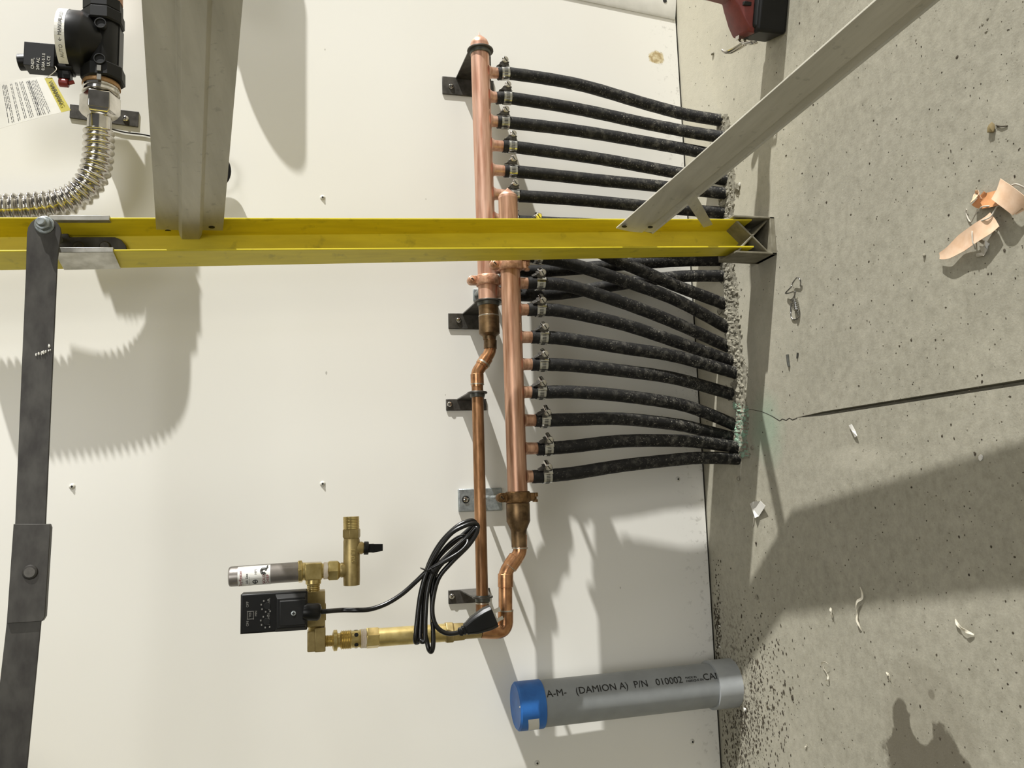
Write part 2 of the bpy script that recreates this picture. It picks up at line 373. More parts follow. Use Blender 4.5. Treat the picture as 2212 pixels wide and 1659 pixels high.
# ------------------------------------------------------------ the setting
CUT = 0.132
b = MB(); x0, x1, y0, y1, yc = -5.0, 11.0, -9.0, 0.11, -0.44
k = 0.0042
b.add([(x0, y0, 0), (CUT - k, y0, 0), (CUT - k, yc - 0.1, 0), (CUT, yc, 0), (CUT + k, yc - 0.1, 0), (CUT + k, y0, 0), (x1, y0, 0), (x1, yc, 0), (x1, y1, 0), (x0, y1, 0), (x0, yc, 0),
       (CUT - k, y0, -.03), (CUT - k, yc - 0.1, -.03), (CUT, yc, -.004), (CUT + k, yc - 0.1, -.03), (CUT + k, y0, -.03)],
      [(0, 1, 2, 3, 10), (5, 6, 7, 3, 4), (10, 3, 7, 8, 9), (1, 11, 12, 2), (2, 12, 13, 3), (4, 3, 13, 14), (5, 4, 14, 15), (11, 15, 14, 12), (12, 14, 13)])
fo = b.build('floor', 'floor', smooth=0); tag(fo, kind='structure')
cr = [fl(u, v, 0.0004) for u, v in ((1722, 903), (1712, 907), (1705, 903), (1698, 908), (1690, 905), (1684, 909), (1676, 904), (1668, 899), (1655, 893), (1645, 889), (1630, 886), (1618, 884), (1600, 874), (1582, 869))]
b = MB()
for i in range(len(cr) - 1):
    d = (cr[i + 1] - cr[i]).normalized().cross(Z) * (0.0009 if i < 7 else 0.0006); b.add([cr[i] - d, cr[i] + d, cr[i + 1] + d, cr[i + 1] - d], [(0, 1, 2, 3)])
b.build('crack', 'gap', fo, smooth=0)

b = MB(); b.box((3.0, 0.05, 2.2), (8.0, 0.05, 2.195)); wl = b.build('wall_back', 'wall', smooth=0); tag(wl, kind='structure')
b = MB(); b.box((3.0, 0.03, 0.004), (8.0, 0.028, 0.004)); b.build('shadow_gap', 'gap', wl, smooth=0)

# white post at the right end of the panel, only its lower end in the frame
a0 = at(1457, 44); a1 = at(1245, 0); d = (a1 - a0).normalized(); e = Vector((d.z, 0, -d.x))
b = MB(); ring = []
for t in (0.0, 2.5):
    c = a0 + d * t; ring.append([c + Y * 0.001, c - Y * 0.003, c + e * 0.008 - Y * 0.0055, c + e * 0.05 - Y * 0.007, c + e * 0.11 - Y * 0.006, c + e * 0.122 - Y * 0.003, c + e * 0.122 + Y * 0.001])
b.loft(ring); t1 = b.build('trim_1', 'white_plastic', smooth=60); tag(t1, kind='structure')
b = MB(); c = a0 + d * 0.035 + e * 0.05 - Y * 0.0072; b.lathe(c, -Y, [(0, 0.006), (0.0008, 0.006)], 14); b.build('hole', 'slot', t1)

# ------------------------------------------------------------ panel screws
def make_screw():
    t = thing('panel_screw', '', 'screw', (0, 0, 0), 'screws in the white wall panel')
    MB().lathe((0, 0.001, 0), -Y, [(0, .0068), (.0012, .0068), (.003, .0052), (.0042, .003), (.0046, .001)], 20).build('head', 'white_plastic', t, origin=(0, 0, 0))
    b = MB(); b.box((0, -.0046, 0), (.0011, .0006, .0011), (Vector((.7, 0, .7)), Y, Vector((.7, 0, -.7)))); b.box((0, -.0036, 0), (.002, .0008, .002), (Vector((.7, 0, .7)), Y, Vector((.7, 0, -.7))))
    b.build('recess', 'slot', t, origin=(0, 0, 0)); return t
sc0 = make_screw()
for i, (u, v, l) in enumerate(((697, 427, 'small white panel screw between the wide step bar and the rear copper manifold'), (697, 1045, 'small white screw in the wall panel left of the galvanized hanger plate'),
        (156, 1051, 'small white screw in the wall panel beside the dark steel ladder spreader'), (1464, 1035, 'small white screw low on the wall panel beside the leftmost front hose'),
        (1495, 1602, 'small white screw low on the panel beside the collar of the grey pipe'), (1160, 1648, 'small white screw at the photo edge beside the blue capped pipe end'))):
    o = sc0 if i == 0 else copy_tree(sc0)
    o.location = at(u, v) ; o['label'] = l

HB = [[(1075, 160), (1110, 160), (1250, 183), (1400, 226), (1480, 247), (1556, 260)], [(1072, 212), (1110, 213), (1250, 236), (1400, 268), (1500, 287), (1566, 297)], [(1074, 264), (1110, 266), (1250, 283), (1400, 308), (1500, 326), (1560, 338)],
      [(1086, 316), (1130, 320), (1300, 344), (1456, 372), (1566, 388)], [(1089, 370), (1130, 372), (1300, 390), (1430, 403), (1566, 418)], [(1090, 422), (1130, 424), (1250, 432), (1400, 446), (1563, 460)],
      [(1088, 475), (1130, 479), (1350, 488), (1566, 500)], [(1090, 528), (1140, 530), (1350, 532), (1562, 534)], [(1092, 581), (1150, 586), (1230, 582), (1330, 573), (1460, 564), (1556, 562)], [(1092, 634), (1140, 638), (1230, 632), (1320, 617), (1460, 598), (1562, 596)]]
HF = [[(1136, 493), (1180, 496), (1250, 522), (1318, 556), (1400, 591), (1460, 617), (1563, 656)], [(1137, 552), (1170, 556), (1229, 569), (1343, 605), (1460, 648), (1568, 706)], [(1139, 612), (1170, 612), (1229, 618), (1343, 653), (1460, 698), (1570, 748)],
      [(1140, 669), (1170, 669), (1220, 673), (1343, 700), (1460, 738), (1582, 781)], [(1148, 728), (1180, 729), (1229, 733), (1343, 751), (1460, 770), (1590, 806)], [(1148, 787), (1180, 787), (1240, 790), (1343, 801), (1460, 818), (1582, 852)],
      [(1147, 847), (1180, 847), (1240, 847), (1343, 855), (1460, 872), (1520, 890), (1583, 916)], [(1156, 908), (1180, 908), (1240, 906), (1343, 905), (1460, 917), (1520, 930), (1580, 945)], [(1160, 970), (1190, 968), (1240, 964), (1343, 953), (1460, 952), (1520, 956), (1592, 966)],
      [(1150, 1030), (1180, 1028), (1240, 1022), (1343, 1006), (1460, 993), (1520, 989), (1594, 991)]]
# ------------------------------------------------------------ copper manifolds
def along(A, B, v0, v1, v): return A + (B - A) * ((v - v0) / (v1 - v0))
YB, YF = -0.147, -0.233
# rear manifold
A, Bq = at(1036, 97, YB), at(1056, 690, YB); RB = 0.0231
D = (Bq - A).normalized()
rear = thing('copper_manifold', 'rear copper hose manifold, nearer the wall, continuing as a thin copper pipe with three brackets', 'manifold', (A + Bq) / 2)
b = MB(); b.cyl(A, at(1055, 663, YB), RB, 32); b.build('tube', 'copper', rear)
b = MB(); b.lathe(A + D * .004, -D, [(0, RB), (.006, RB * .99), (.013, RB * .88), (.020, RB * .62), (.026, RB * .32), (.029, RB * .14), (.031, .0022), (.037, .0012)], 32); b.build('end_cap', 'copper', rear)
OUT_B = [160, 212, 264, 316, 370, 422, 475, 528, 581, 634]
def px_on(A, B, v):                                                     # point of the segment whose image row is v
    lo, hi = -0.5, 1.5
    for _ in range(40):
        m = (lo + hi) / 2; P = A + (B - A) * m; c = ROT.transposed() @ (P - CAM); vv = 829.5 + F * c.y / c.z
        lo, hi = (m, hi) if vv < v else (lo, m)
    return A + (B - A) * lo
LB = [.034, .031, .031, .044, .044, .044, .036, .036, .036, .036]
for k, (v, L) in enumerate(zip(OUT_B, LB)):
    P = px_on(A, Bq, v - 4); dn = (at(*HB[k][1], YB) - P).normalized()
    b = MB(); b.lathe(P + dn * (RB - .004), dn, [(0, .0195), (.004, .0165), (.009, .0138), (L + .02, .0125)], 20); b.build('outlet', 'copper', rear)
P1, P2, P3 = at(1055, 662, YB), at(1057, 727, YB), at(1058, 735, YB)
b = MB(); b.cyl(at(1055, 661, YB), at(1056, 681, YB), RB + .001, 30); b.cyl(at(1056, 681, YB), at(1056.2, 684, YB), RB + .0012, 30)
L = (P2 - at(1056, 683, YB)).length; b.lathe(at(1056, 683, YB), P2 - P1, [(0, RB + .0005), (.002, RB + .002), (L * .86, RB + .002), (L, .0165), (L + .008, .0155)], 30)
red = b.build('reducer', 'copper_dark', rear)
b = MB(); b.lathe(at(1056, 681.5, YB), D, [(0, RB + .001), (.001, RB + .0022), (.003, RB + .0018), (.004, RB + .001)], 30); b.build('solder_ring', 'solder', red)
rp = .0142
pth = spline([at(1058, 730, YB), at(1059, 748, YB), at(1058, 760, YB), at(1050, 775, YB), at(1040, 790, YB), at(1032, 803, YB), at(1030, 815, YB), at(1031, 835, YB)], 6)
b = MB(); b.tube(pth, rp, 22); ob = b.build('offset_bend', 'copper_fit', rear)
for (u0, v0, u1, v1) in ((1059, 735, 1059, 754), (1052, 772, 1040, 790), (1030.5, 808, 1031, 829)):
    b = MB(); p, q = at(u0, v0, YB), at(u1, v1, YB); b.cyl(p, q, rp + .0015, 22, ch=.0008); b.build('socket', 'copper_fit' if v0 > 760 else 'copper_dark', ob)
b = MB(); p, q = at(1045.5, 783, YB), at(1043.5, 786, YB); b.cyl(p, q, rp + .0022, 22); b.build('solder_ring', 'solder', ob); b = MB(); p, q = at(1031, 829, YB), at(1031, 831.5, YB); b.cyl(p, q, rp + .0018, 22); b.build('solder_ring', 'solder', ob)
b = MB(); p, q = at(1031, 830, YB), at(1042.5, 1320, YB); b.cyl(p, q, .0138, 24); b.build('return_pipe', 'copper_old', rear)
b = MB(); p, q = at(1042, 1302, YB), at(1042.5, 1325, YB); b.cyl(p, q, .0155, 24)
b.tube(spline([at(1042.5, 1318, YB), at(1042.5, 1336, YB), at(1043, 1352, YB - .012), at(1043, 1358, YB - .04)], 6), .0152, 22); el = b.build('elbow', 'copper_old', rear)
b = MB(); p, q = at(1042, 1301, YB), at(1042, 1304, YB); b.cyl(p, q, .0162, 24); b.build('solder_ring', 'solder', el)

# front manifold
Af, Bf = at(1097, 425, YF), at(1119, 1090, YF); RF = 0.0226; Df = (Bf - Af).normalized()
front = thing('copper_manifold', 'front copper hose manifold standing farther from the wall, on a tarnished split ring', 'manifold', (Af + Bf) / 2)
b = MB(); b.cyl(Af, Bf, RF, 32); b.build('tube', 'copper_tan', front)
b = MB(); b.lathe(Af + Df * .006, -Df, [(0, RF), (.004, RF * 1.01), (.009, RF * .93), (.014, RF * .72), (.020, RF * .38), (.0245, RF * .15), (.027, .0015)], 32); b.build('end_cap', 'copper', front)
OUT_F = [493, 552, 612, 669, 728, 787, 847, 908, 969, 1030]
LF = [.036, .036, .033, .033, .038, .036, .034, .038, .040, .030]
for k, (v, L) in enumerate(zip(OUT_F, LF)):
    P = px_on(Af, Bf, v); dn = (at(*HF[k][1], YF) - P).normalized()
    b = MB(); b.lathe(P + dn * (RF - .004), dn, [(0, .0185), (.003, .0155), (.007, .0138), (L + .015, .0128)], 20); b.build('outlet', 'copper_tan', front)
b = MB(); p = at(1118.5, 1087, YF); L = (at(1120, 1126, YF) - p).length
b.lathe(p, Df, [(0, RF + .0035), (.0015, RF + .004), (L, RF + .004), (L + .018, .0185), (L + .024, .0175), (L + .056, .0172)], 32); red = b.build('reducer', 'copper_dark', front)
b = MB(); p = at(1123, 1182, YF); q = at(1123, 1185, YF); b.cyl(p, q, .0182, 24); b.build('solder_ring', 'solder', red)
rp = .0152
b = MB(); b.tube(spline([at(1124, 1155, YF), at(1123.5, 1185, YF), at(1120, 1198, YF), at(1110, 1212, YF), at(1100, 1224, YF), at(1094, 1236, YF), at(1092, 1252, YF), at(1092, 1345, YF)], 7), rp, 24); ob = b.build('offset_bend', 'copper_fit', front)
for (u0, v0, u1, v1) in ((1115, 1204, 1101, 1224), (1092, 1239, 1092, 1268)):
    b = MB(); b.cyl(at(u0, v0, YF), at(u1, v1, YF), rp + .0018, 24, ch=.0008); b.build('socket', 'copper_fit', ob)
b = MB(); b.cyl(at(1103, 1222, YF), at(1100.5, 1225, YF), rp + .0012, 24); b.build('solder_ring', 'solder', ob); b = MB(); b.cyl(at(1092, 1317, YF), at(1092, 1320, YF), rp + .0024, 24); b.build('solder_ring', 'solder', ob)
b = MB(); b.cyl(at(1092, 1318, YF), at(1092, 1345, YF), rp + .0018, 24)
b.tube(spline([at(1092, 1338, YF), at(1091, 1350, YF), at(1084, 1360, YF), at(1070, 1363, YF), at(1040, 1362, YF)], 7), rp + .0016, 24); b.build('elbow', 'copper_fit', front)

# ------------------------------------------------------------ rubber hoses and their clamps
ORD = ['first', 'second', 'third', 'fourth', 'fifth', 'sixth', 'seventh', 'eighth', 'ninth', 'tenth']
# clamp prototype: hose along local +X, worm housing on +Z, screw head on -Y
def make_clamp():
    t = thing('hose_clamp', '', 'hose clamp', (0, 0, 0), 'worm drive clamps on the hoses'); r = .0163
    b = MB(); nn = 40
    for k in range(nn):
        a0 = 2 * pi * k / nn; a1 = 2 * pi * (k + 1) / nn
        vs = [(x, rr * sin(a), rr * cos(a)) for a in (a0, a1) for x, rr in ((-.0100, r), (.0100, r), (.0100, r + .0012), (-.0100, r + .0012))]
        b.add(vs, [(0, 1, 5, 4), (1, 2, 6, 5), (2, 3, 7, 6), (3, 0, 4, 7)])
    b.cur = 1
    for k in range(26):                                                 # worm slots punched through the band
        a = radians(-155 + k * 11.5)
        if abs(a) < radians(24): continue
        d = Vector((0, sin(a), cos(a))); tt = Vector((0, cos(a), -sin(a)))
        b.box(d * (r + .0011), (.0046, .0008, .0003), (Vector((1, 0, .0)), tt, d))
    b.cur = 0
    ang = radians(-50); arc = []                                        # free end of the band lying over the band
    for k in range(9):
        a = ang + radians(k * 4.5); arc.append(Vector((0.0015, sin(a) * (r + .0024), cos(a) * (r + .0024))))
    for p, q in zip(arc, arc[1:]):
        b.add([p - X * .0100, p + X * .0100, q + X * .0100, q - X * .0100], [(0, 1, 2, 3)])
    b.build('band', ['steel', 'slot'], t, origin=(0, 0, 0))
    b = MB(); ring = []
    for y in (-.0085, .0085):
        ring.append([Vector((x, y, z)) for x, z in ((-.0105, r + .0006), (-.0095, r + .0055), (-.0115, r + .0095), (-.0045, r + .0115), (.0045, r + .0115), (.0115, r + .0095), (.0095, r + .0055), (.0105, r + .0006))])
    b.loft(ring); b.prism([(-.021, -.006, r + .0006), (-.0085, -.006, r + .0085), (-.0085, -.006, r + .0006)], (0, .012, 0)); b.build('housing', 'black_steel', t, origin=(0, 0, 0), bevel=.0006)
    b = MB(); zc = r + .0135
    b.cyl((0, .011, zc), (0, -.0105, zc), .0060, 18); b.lathe((0, -.010, zc), -Y, [(0, .0060), (.0005, .0072), (.0045, .0072), (.0055, .0064)], 6); b.lathe((0, -.012, zc), -Y, [(0, .0072), (.0015, .0084), (.0025, .0076)], 18)
    s = b.build('screw', 'chrome', t, origin=(0, 0, 0), bevel=.0004)
    b = MB(); b.box((0, -.0155, zc), (.0009, .0005, .0058), (Vector((.8, 0, .6)), Y, Vector((-.6, 0, .8)))); b.build('slot', 'slot', s, origin=(0, 0, 0)); return t
cl0 = make_clamp(); used = [False]
def hose(path, y0, name_end, k, set_name, cu):
    e = fl(*path[-1]); n_ = len(path); u0, u1 = path[0][0], path[-1][0]; pts = []
    for i, (u, v) in enumerate(path):
        t = ((u - u0) / (u1 - u0)) ** (3.0 if set_name == 'rear' else 2.4); pts.append(at(u, v, y0 + (e.y - y0) * t) if i < n_ - 1 else e)
    tail = (pts[-1] - pts[-2]).normalized(); pts.append(e + tail * .05)
    cv = spline(pts, 10); R0 = .0152
    rr = [R0 * (1 + .012 * sin(i * 1.7 + k)) for i in range(len(cv))]
    b = MB(); b.tube(cv, rr, 20); o = b.build('rubber_hose', 'rubber', origin=e)
    o['label'] = f'black hose on the {ORD[k]} outlet from the capped end of the {set_name} copper manifold'
    o['category'] = 'hose'; o['group'] = f'hoses of the {set_name} manifold'
    # the clamp, where the hose passes image column cu
    best = min(range(len(cv) - 1), key=lambda i: abs((lambda c: 1106 + F * c.x / c.z)(ROT.transposed() @ (cv[i] - CAM)) - cu))
    P = cv[best]; d = (cv[best + 1] - cv[max(best - 1, 0)]).normalized()
    tw = radians(random.uniform(-8, 8) + (12 if set_name == 'rear' else 32))
    zc = (X - d * X.dot(d)).normalized(); yc = zc.cross(d); q = Matrix((d, yc, zc)).transposed()
    q = q @ Matrix.Rotation(tw, 3, 'X')
    c = copy_tree(cl0) if used[0] else cl0; used[0] = True
    c.matrix_world = Matrix.Translation(P) @ q.to_4x4()
    c['label'] = f'steel worm clamp on the {ORD[k]} hose from the capped end of the {set_name} manifold'
    c['group'] = f'clamps of the {set_name} manifold'
CB = [1092, 1094, 1092, 1104, 1106, 1109, 1106, 1108, 1110, 1112]; CF = [1158, 1160, 1166, 1168, 1171, 1172, 1169, 1177, 1184, 1178]
for k in range(10): hose(HB[k], YB, '', k, 'rear', CB[k])
for k in range(10): hose(HF[k], YF, '', k, 'front', CF[k])

# ------------------------------------------------------------ wall brackets that hold the pipes
def bracket(u0, u1, v0, v1, ua, uv_pipe, r, screw_uv, label, side):
    um = (u0 + u1) / 2; xh, xl = at(um, v0).x, at(um, v1).x; zh, zl = at(u0, (v0 + v1) / 2).z, at(u1, (v0 + v1) / 2).z
    t = thing('pipe_bracket', label, 'pipe bracket', ((xh + xl) / 2, 0, zl), 'steel pipe brackets on the wall')
    b = MB(); b.box(((xh + xl) / 2, -.0025, (zh + zl) / 2), ((xh - xl) / 2, .0025, (zh - zl) / 2)); b.build('wall_leg', 'black_steel', t, bevel=.0015)
    Pp = at(*uv_pipe, YB); za = at(ua, v0).z; ro = r + .010; xx = xh - .004
    poly = [(xx, 0, zl + .006), (xx, 0, za)]
    for k in range(15):
        a = radians(115 - k * 230 / 14); poly.append((xx, Pp.y - cos(a) * ro, Pp.z + sin(a) * ro))
    b = MB(); b.prism(poly, (.004, 0, 0)); b.build('support_leg', 'black_steel', t, bevel=.0008)
    b = MB(); b.cyl((xx - .009, Pp.y, Pp.z), (xx + .006, Pp.y, Pp.z), r + .0035, 28, ch=.0015); b.build('collar', 'grey_steel', t)
    P = at(*screw_uv); b = MB(); b.lathe(P - Y * .005, -Y, [(0, .0075), (.002, .0072), (.0045, .005), (.0052, .002)], 20); s = b.build('screw', 'chrome', t)
    b = MB(); b.box(P - Y * .0101, (.0014, .0004, .0014)); b.build('recess', 'slot', s)
bracket(955, 1066, 171, 209, 984, (1038, 132), RB, (974, 189), 'dark steel bracket holding the capped end of the rear copper manifold', 1)
bracket(968, 1068, 678, 712, 998, (1055, 655), RB, (990, 693), 'dark steel bracket at the reducer of the rear copper manifold', 1)
bracket(963, 1050, 862, 887, 986, (1031, 848), .0138, (971, 874), 'dark steel bracket on the thin copper pipe, just past its offset bend', 1)
bracket(968, 1058, 1272, 1302, 992, (1042, 1270), .0138, (976, 1288), 'steel bracket on the thin copper pipe, beside the power cord plug', 1)

# ------------------------------------------------------------ split ring hangers
def hanger(v, Aa, Bb, r, y, mat, label, plate=None):
    P = px_on(Aa, Bb, v); d = (Bb - Aa).normalized(); t = thing('pipe_hanger', label, 'pipe hanger', P, 'split ring hangers on the manifolds')
    b = MB(); hw = .013
    b.lathe(P - d * hw, d, [(0, r), (0, r + .004), (.004, r + .006), (2 * hw - .004, r + .006), (2 * hw, r + .004), (2 * hw, r)], 32)
    b.box(P + Z * (r + .010), (hw * .8, .009, .009)); b.cyl(P + Z * (r + .016) - Y * .010, P + Z * (r + .016) + Y * .010, .0105, 18)
    b.box(P - Z * (r + .008), (hw * .7, .010, .007)); b.build('ring', mat, t, bevel=.002)
    b = MB(); b.lathe(P + Z * (r + .016) - Y * .009, -Y, [(0, .0066), (.003, .0066), (.0052, .004)], 18); s = b.build('pivot_screw', mat, t)
    b = MB(); b.box(P + Z * (r + .016) - Y * .0144, (.0048, .0005, .0009), (Vector((.7, 0, .7)), Y, Vector((-.7, 0, .7)))); b.build('slot', 'slot', s)
    Q = P - Z * (r + .0175)
    b = MB(); b.lathe(Q + d * .012, -d, [(0, .0062), (.006, .0062), (.006, .0035), (.012, .0035), (.012, .007), (.020, .007), (.021, .006)], 6); b.build('clamp_bolt', mat, t)
    R = P + Z * (r + .016) if plate else P; b = MB(); b.cyl(R + Y * (.008 if plate else r + .004), (R.x, -.003, R.z), .0048 if plate else .0062, 14); b.build('rod', 'zinc', t)
    if plate:
        u0, u1, v0, v1 = plate; c = at((u0 + u1) / 2, (v0 + v1) / 2, -.012); k = depth(c) / F; hx, hz_ = k * (v1 - v0) / 2, k * (u1 - u0) / 2
        b = MB(); b.box((c.x, -.006, c.z), (hx, .006, hz_)); pl = b.build('plate', 'zinc', t, bevel=.0022)
        S = at(1006, 1079, -.012); b = MB(); b.lathe(S, -Y, [(0, .009), (.0006, .0095), (.0006, .008)], 22); b.build('countersink', 'slot', pl)
        b = MB(); b.lathe(S, -Y, [(0, .0072), (.002, .0068), (.0036, .0045), (.004, .0015)], 20); s = b.build('plate_screw', 'chrome', t)
        b = MB(); b.box(S - Y * .0041, (.0015, .0004, .0015)); b.build('recess', 'slot', s)
    else:
        b = MB(); b.box((R.x, -.004, R.z - .012), (.016, .004, .020)); b.build('plate', 'zinc', t, bevel=.002)
hanger(1074, Af, Bf, RF, YF, 'cast_brown', 'tarnished split ring on the front manifold, its rod fixed to a galvanized plate', (990, 1086, 1055, 1104))
hanger(573, Af, Bf, RF, YF, 'cast_copper', 'copper coloured split ring on the front manifold, right below the yellow ladder rail', None)
hanger(607, A, Bq, RB, YB, 'cast_copper', 'copper coloured split ring on the rear manifold, half behind the front manifold', None)

# ------------------------------------------------------------ yellow step ladder
YW, YT = -.352, -.412
def sec(u, grow=0.0):
    f_ = lambda a, c: a + (c - a) * u / 1580.0
    tR, rR, rL, tL = at(u, f_(474, 474.5), YT), at(u, f_(512, 499), YW), at(u, f_(583, 552), YW), at(u, f_(545, 533), YT)
    k = .0035; z = (rR.z + rL.z) / 2; g = grow
    pts = [(tL.x - g, YT - g), (rL.x - g, YW + k + g), (rR.x + k + g, YW + k + g), (tR.x + k + g, YT - g), (tR.x - g, YT - g), (rR.x - g * .4, YW - g), (rL.x + k + g * .4, YW - g), (tL.x + k + g, YT - g)]
    return [Vector((x, y, z)) for x, y in pts]
S0, S1 = sec(0), sec(1598)
ext = lambda k: [p + (p - q) * k for p, q in zip(S0, S1)]
lad = thing('step_ladder', 'tall step ladder with a yellow fibreglass rail crossing in front of the copper manifolds', 'ladder', fl(1650, 520))
b = MB(); b.loft([ext(1.28), S0, S1]); b.build('rear_rail', 'yellow', lad, smooth=25, bevel=.0008)
def clip(u0, u1, f_, name):
    b = MB(); rg = []
    for u in (u0, u1): P = sec(u); rg.append([Vector((x, y, P[0].z)) for x, y in f_(P)])
    b.loft(rg); b.build(name, 'alu_clip', lad, smooth=25, bevel=.0008)
clip(126, 252, lambda P: [(P[4].x - .003, YT + .013), (P[4].x - .003, YT - .003), (P[3].x + .003, YT - .003), (P[3].x + .003, YT + .013), (P[3].x + .0005, YT + .013), (P[3].x + .0005, YT - .0005), (P[4].x - .0005, YT - .0005), (P[4].x - .0005, YT + .013)], 'flange_clip')
clip(140, 262, lambda P: [(P[0].x - .003, YT - .003), (P[1].x - .003, YW), (P[1].x - .0004, YW), (P[0].x - .0004, YT - .0005), (P[7].x + .0004, YT - .0005), (P[7].x + .0004, YT + .010), (P[7].x + .003, YT + .010), (P[7].x + .003, YT - .003)], 'flange_clip')
# foot
xr, xl_ = fl(1670, 470).x, fl(1672, 553).x; y0, y1 = YT - .006, YW + .012; zt = at(1584, 500, YT).z; tk = .005
boot = MB(); cx_, hx = (xr + xl_) / 2, (xr - xl_) / 2
boot.box((cx_, y1, zt / 2), (hx, .004, zt / 2)); boot.box((xl_ + tk / 2, (y0 + y1) / 2, zt / 2), (tk / 2, (y1 - y0) / 2, zt / 2)); boot.box((xr - tk / 2, (y0 + y1) / 2, zt / 2), (tk / 2, (y1 - y0) / 2, zt / 2))
boot.box((cx_, (y0 + y1) / 2, .006), (hx, (y1 - y0) / 2, .006))
zc = zt * .52; ln = Vector((hx * 2, 0, zt)).length / 2; d1 = Vector((hx * 2, 0, zt * .9)).normalized(); 
for d in (d1, Vector((-d1.x, 0, d1.z))):
    boot.box((cx_, (y0 + y1) / 2 + .004, zc), (ln * .9, (y1 - y0) / 2 - .006, .0022), (d, Y, Y.cross(d)))
boot.build('foot', 'boot', lad, bevel=.0012)
# bars across the rear section
def bar(e0, e1, f0, f1, ya, yb, name, holes=(), prof=None, dy=0.0, tab=None):
    a0, a1, b0, b1 = at(*e0, ya), at(*e1, ya), at(*f0, yb + dy), at(*f1, yb)
    b0, b1 = b0 + (b0 - a0) * (-1.44 - b0.y) / (b0.y - a0.y), b1 + (b1 - a1) * (-1.44 - b1.y) / (b1.y - a1.y)
    nrm = (b0 - a0).cross(a1 - a0).normalized()
    if nrm.dot(CAM - a0) < 0: nrm = -nrm
    prof = prof or [(0, -.010), (0, 0), (.33, 0), (.38, .011), (.64, .011), (.69, 0), (1, 0), (1, -.010)]
    def ring(p, q):
        o = [p + (q - p) * s + nrm * h for s, h in prof]; i = [p + (q - p) * (.03 + s * .94) + nrm * (h - .003) for s, h in reversed(prof)]
        return o + i
    if tab:                                                             # the end is bent flat against the flange tips of the rail
        m = [p_ + (r_ - p_) * ((tab - .16 - p_.y) / (r_.y - p_.y)) for p_, r_ in ((a0, b0), (a1, b1))]
        a0, a1 = at(*e0, tab), at(*e1, tab); rings = [ring(a0, a1), ring(*m), ring(b0, b1)]
    else: rings = [ring(a0, a1), ring(b0, b1)]
    b = MB(); b.loft(rings); o = b.build(name, 'alu', lad, smooth=20, bevel=.0006)
    for u, v in holes:
        # rivet holes near the rail
        best = min((a0 + (a1 - a0) * s + ((b0 - a0) * (1 - s) + (b1 - a1) * s) * tt for s in [i / 40 for i in range(41)] for tt in [j / 60 for j in range(12)]),
                   key=lambda P: (lambda c: (1106 + F * c.x / c.z - u) ** 2 + (829.5 + F * c.y / c.z - v) ** 2)(ROT.transposed() @ (P - CAM)))
        h = MB(); h.cyl(best + nrm * .0002, best + nrm * .0008, .0058, 18); h.build('rivet_hole', 'slot', o)
    return a0, a1, b0, b1
bar((338, 506), (481, 506), (301, -70), (531, -70), -.350, -1.12, 'step_bar', ((362, 495), (457, 494)))
lo = bar((1331, 494), (1410, 507), (1935, -36), (2078, -36), -.338, -1.215, 'step_bar', ((1348, 490), (1405, 489)), [(0, -.003), (0, 0), (.36, .0015), (.70, 0), (.75, -.004), (.96, -.004), (1, -.001), (1, -.006)], .018, YT - .008)
def on_bar(P0, P1, v):
    return px_on(P0, P1, v)
q0 = px_on(lo[3], lo[1], 432)
b = MB(); b.prism([at(1481, 432, q0.y + .004), at(1504, 421, q0.y + .004), at(1540, 485, -.418), at(1521, 491, -.418)], (0, .003, .0)); b.build('corner_brace', 'alu', lad, bevel=.0005)
# spreader arm
ya = -.452
def plate(pts, y, th, name, mat, parent=lad, bev=.0008):
    b = MB(); b.prism([at(u, v, y) for u, v in pts], (0, th, 0)); return b.build(name, mat, parent, bevel=bev, smooth=25)
head = [(95 + 37 * cos(radians(a)), 503 + 37 * sin(radians(a)) * .95) for a in range(180, 361, 20)]
plate(head + [(124, 560), (98, 1140), (32, 1140), (55, 600)], ya, .0045, 'spreader_arm', 'arm')
sl = plate([(29, 1132), (106, 1132), (109, 1140), (97, 1332), (91, 1342), (14, 1347)], ya - .004, .012, 'spreader_joint', 'arm')
P = at(65, 1236, ya - .004)
b = MB(); b.lathe(P, -Y, [(0, .0125), (.002, .0115), (.003, .0095)], 24); b.build('rivet_rim', 'arm', sl)
b = MB(); b.lathe(P, -Y, [(0, .0085), (.0032, .0085)], 24); b.build('rivet_hole', 'black_steel', sl)
plate([(15, 1338), (89, 1338), (58, 1660), (24, 2010), (-60, 2010), (-22, 1660)], ya + .001, .0045, 'spreader_arm', 'arm')
b = MB()
for i, (u, v) in enumerate(((78, 766), (84, 764), (90, 763), (94, 761), (99, 760), (105, 758), (109, 756), (106, 748))):
    b.rock(at(u, v, ya - .001), px((5, 5, 6, 7, 5, 4, 3, 6)[i], at(u, v, ya)) * .75, (1.1, .5, .6))
b.build('weld_spatter', 'white_bit', lad)
P = at(96, 486, ya)
b = MB(); b.lathe(P, -Y, [(0, .0165), (.0015, .0165), (.003, .015)], 26); b.build('washer', 'zinc', lad)
b = MB(); b.lathe(P - Y * .003, -Y, [(0, .0128), (.009, .0128), (.010, .011)], 6); b.lathe(P - Y * .012, -Y, [(0, .0078), (.010, .0078), (.0115, .0062)], 18); b.build('pivot_bolt', 'zinc', lad, bevel=.0005)
b = MB(); b.cyl(P + Y * .004, (P.x, YW, P.z), .006, 14); b.build('pivot_pin', 'zinc', lad)
pl = plate([(112, 482), (140, 492), (150, 512), (248, 512), (262, 518), (272, 530), (274, 545), (266, 560), (255, 568), (130, 568), (118, 545)], YW - .010, .006, 'hinge_plate', 'arm')
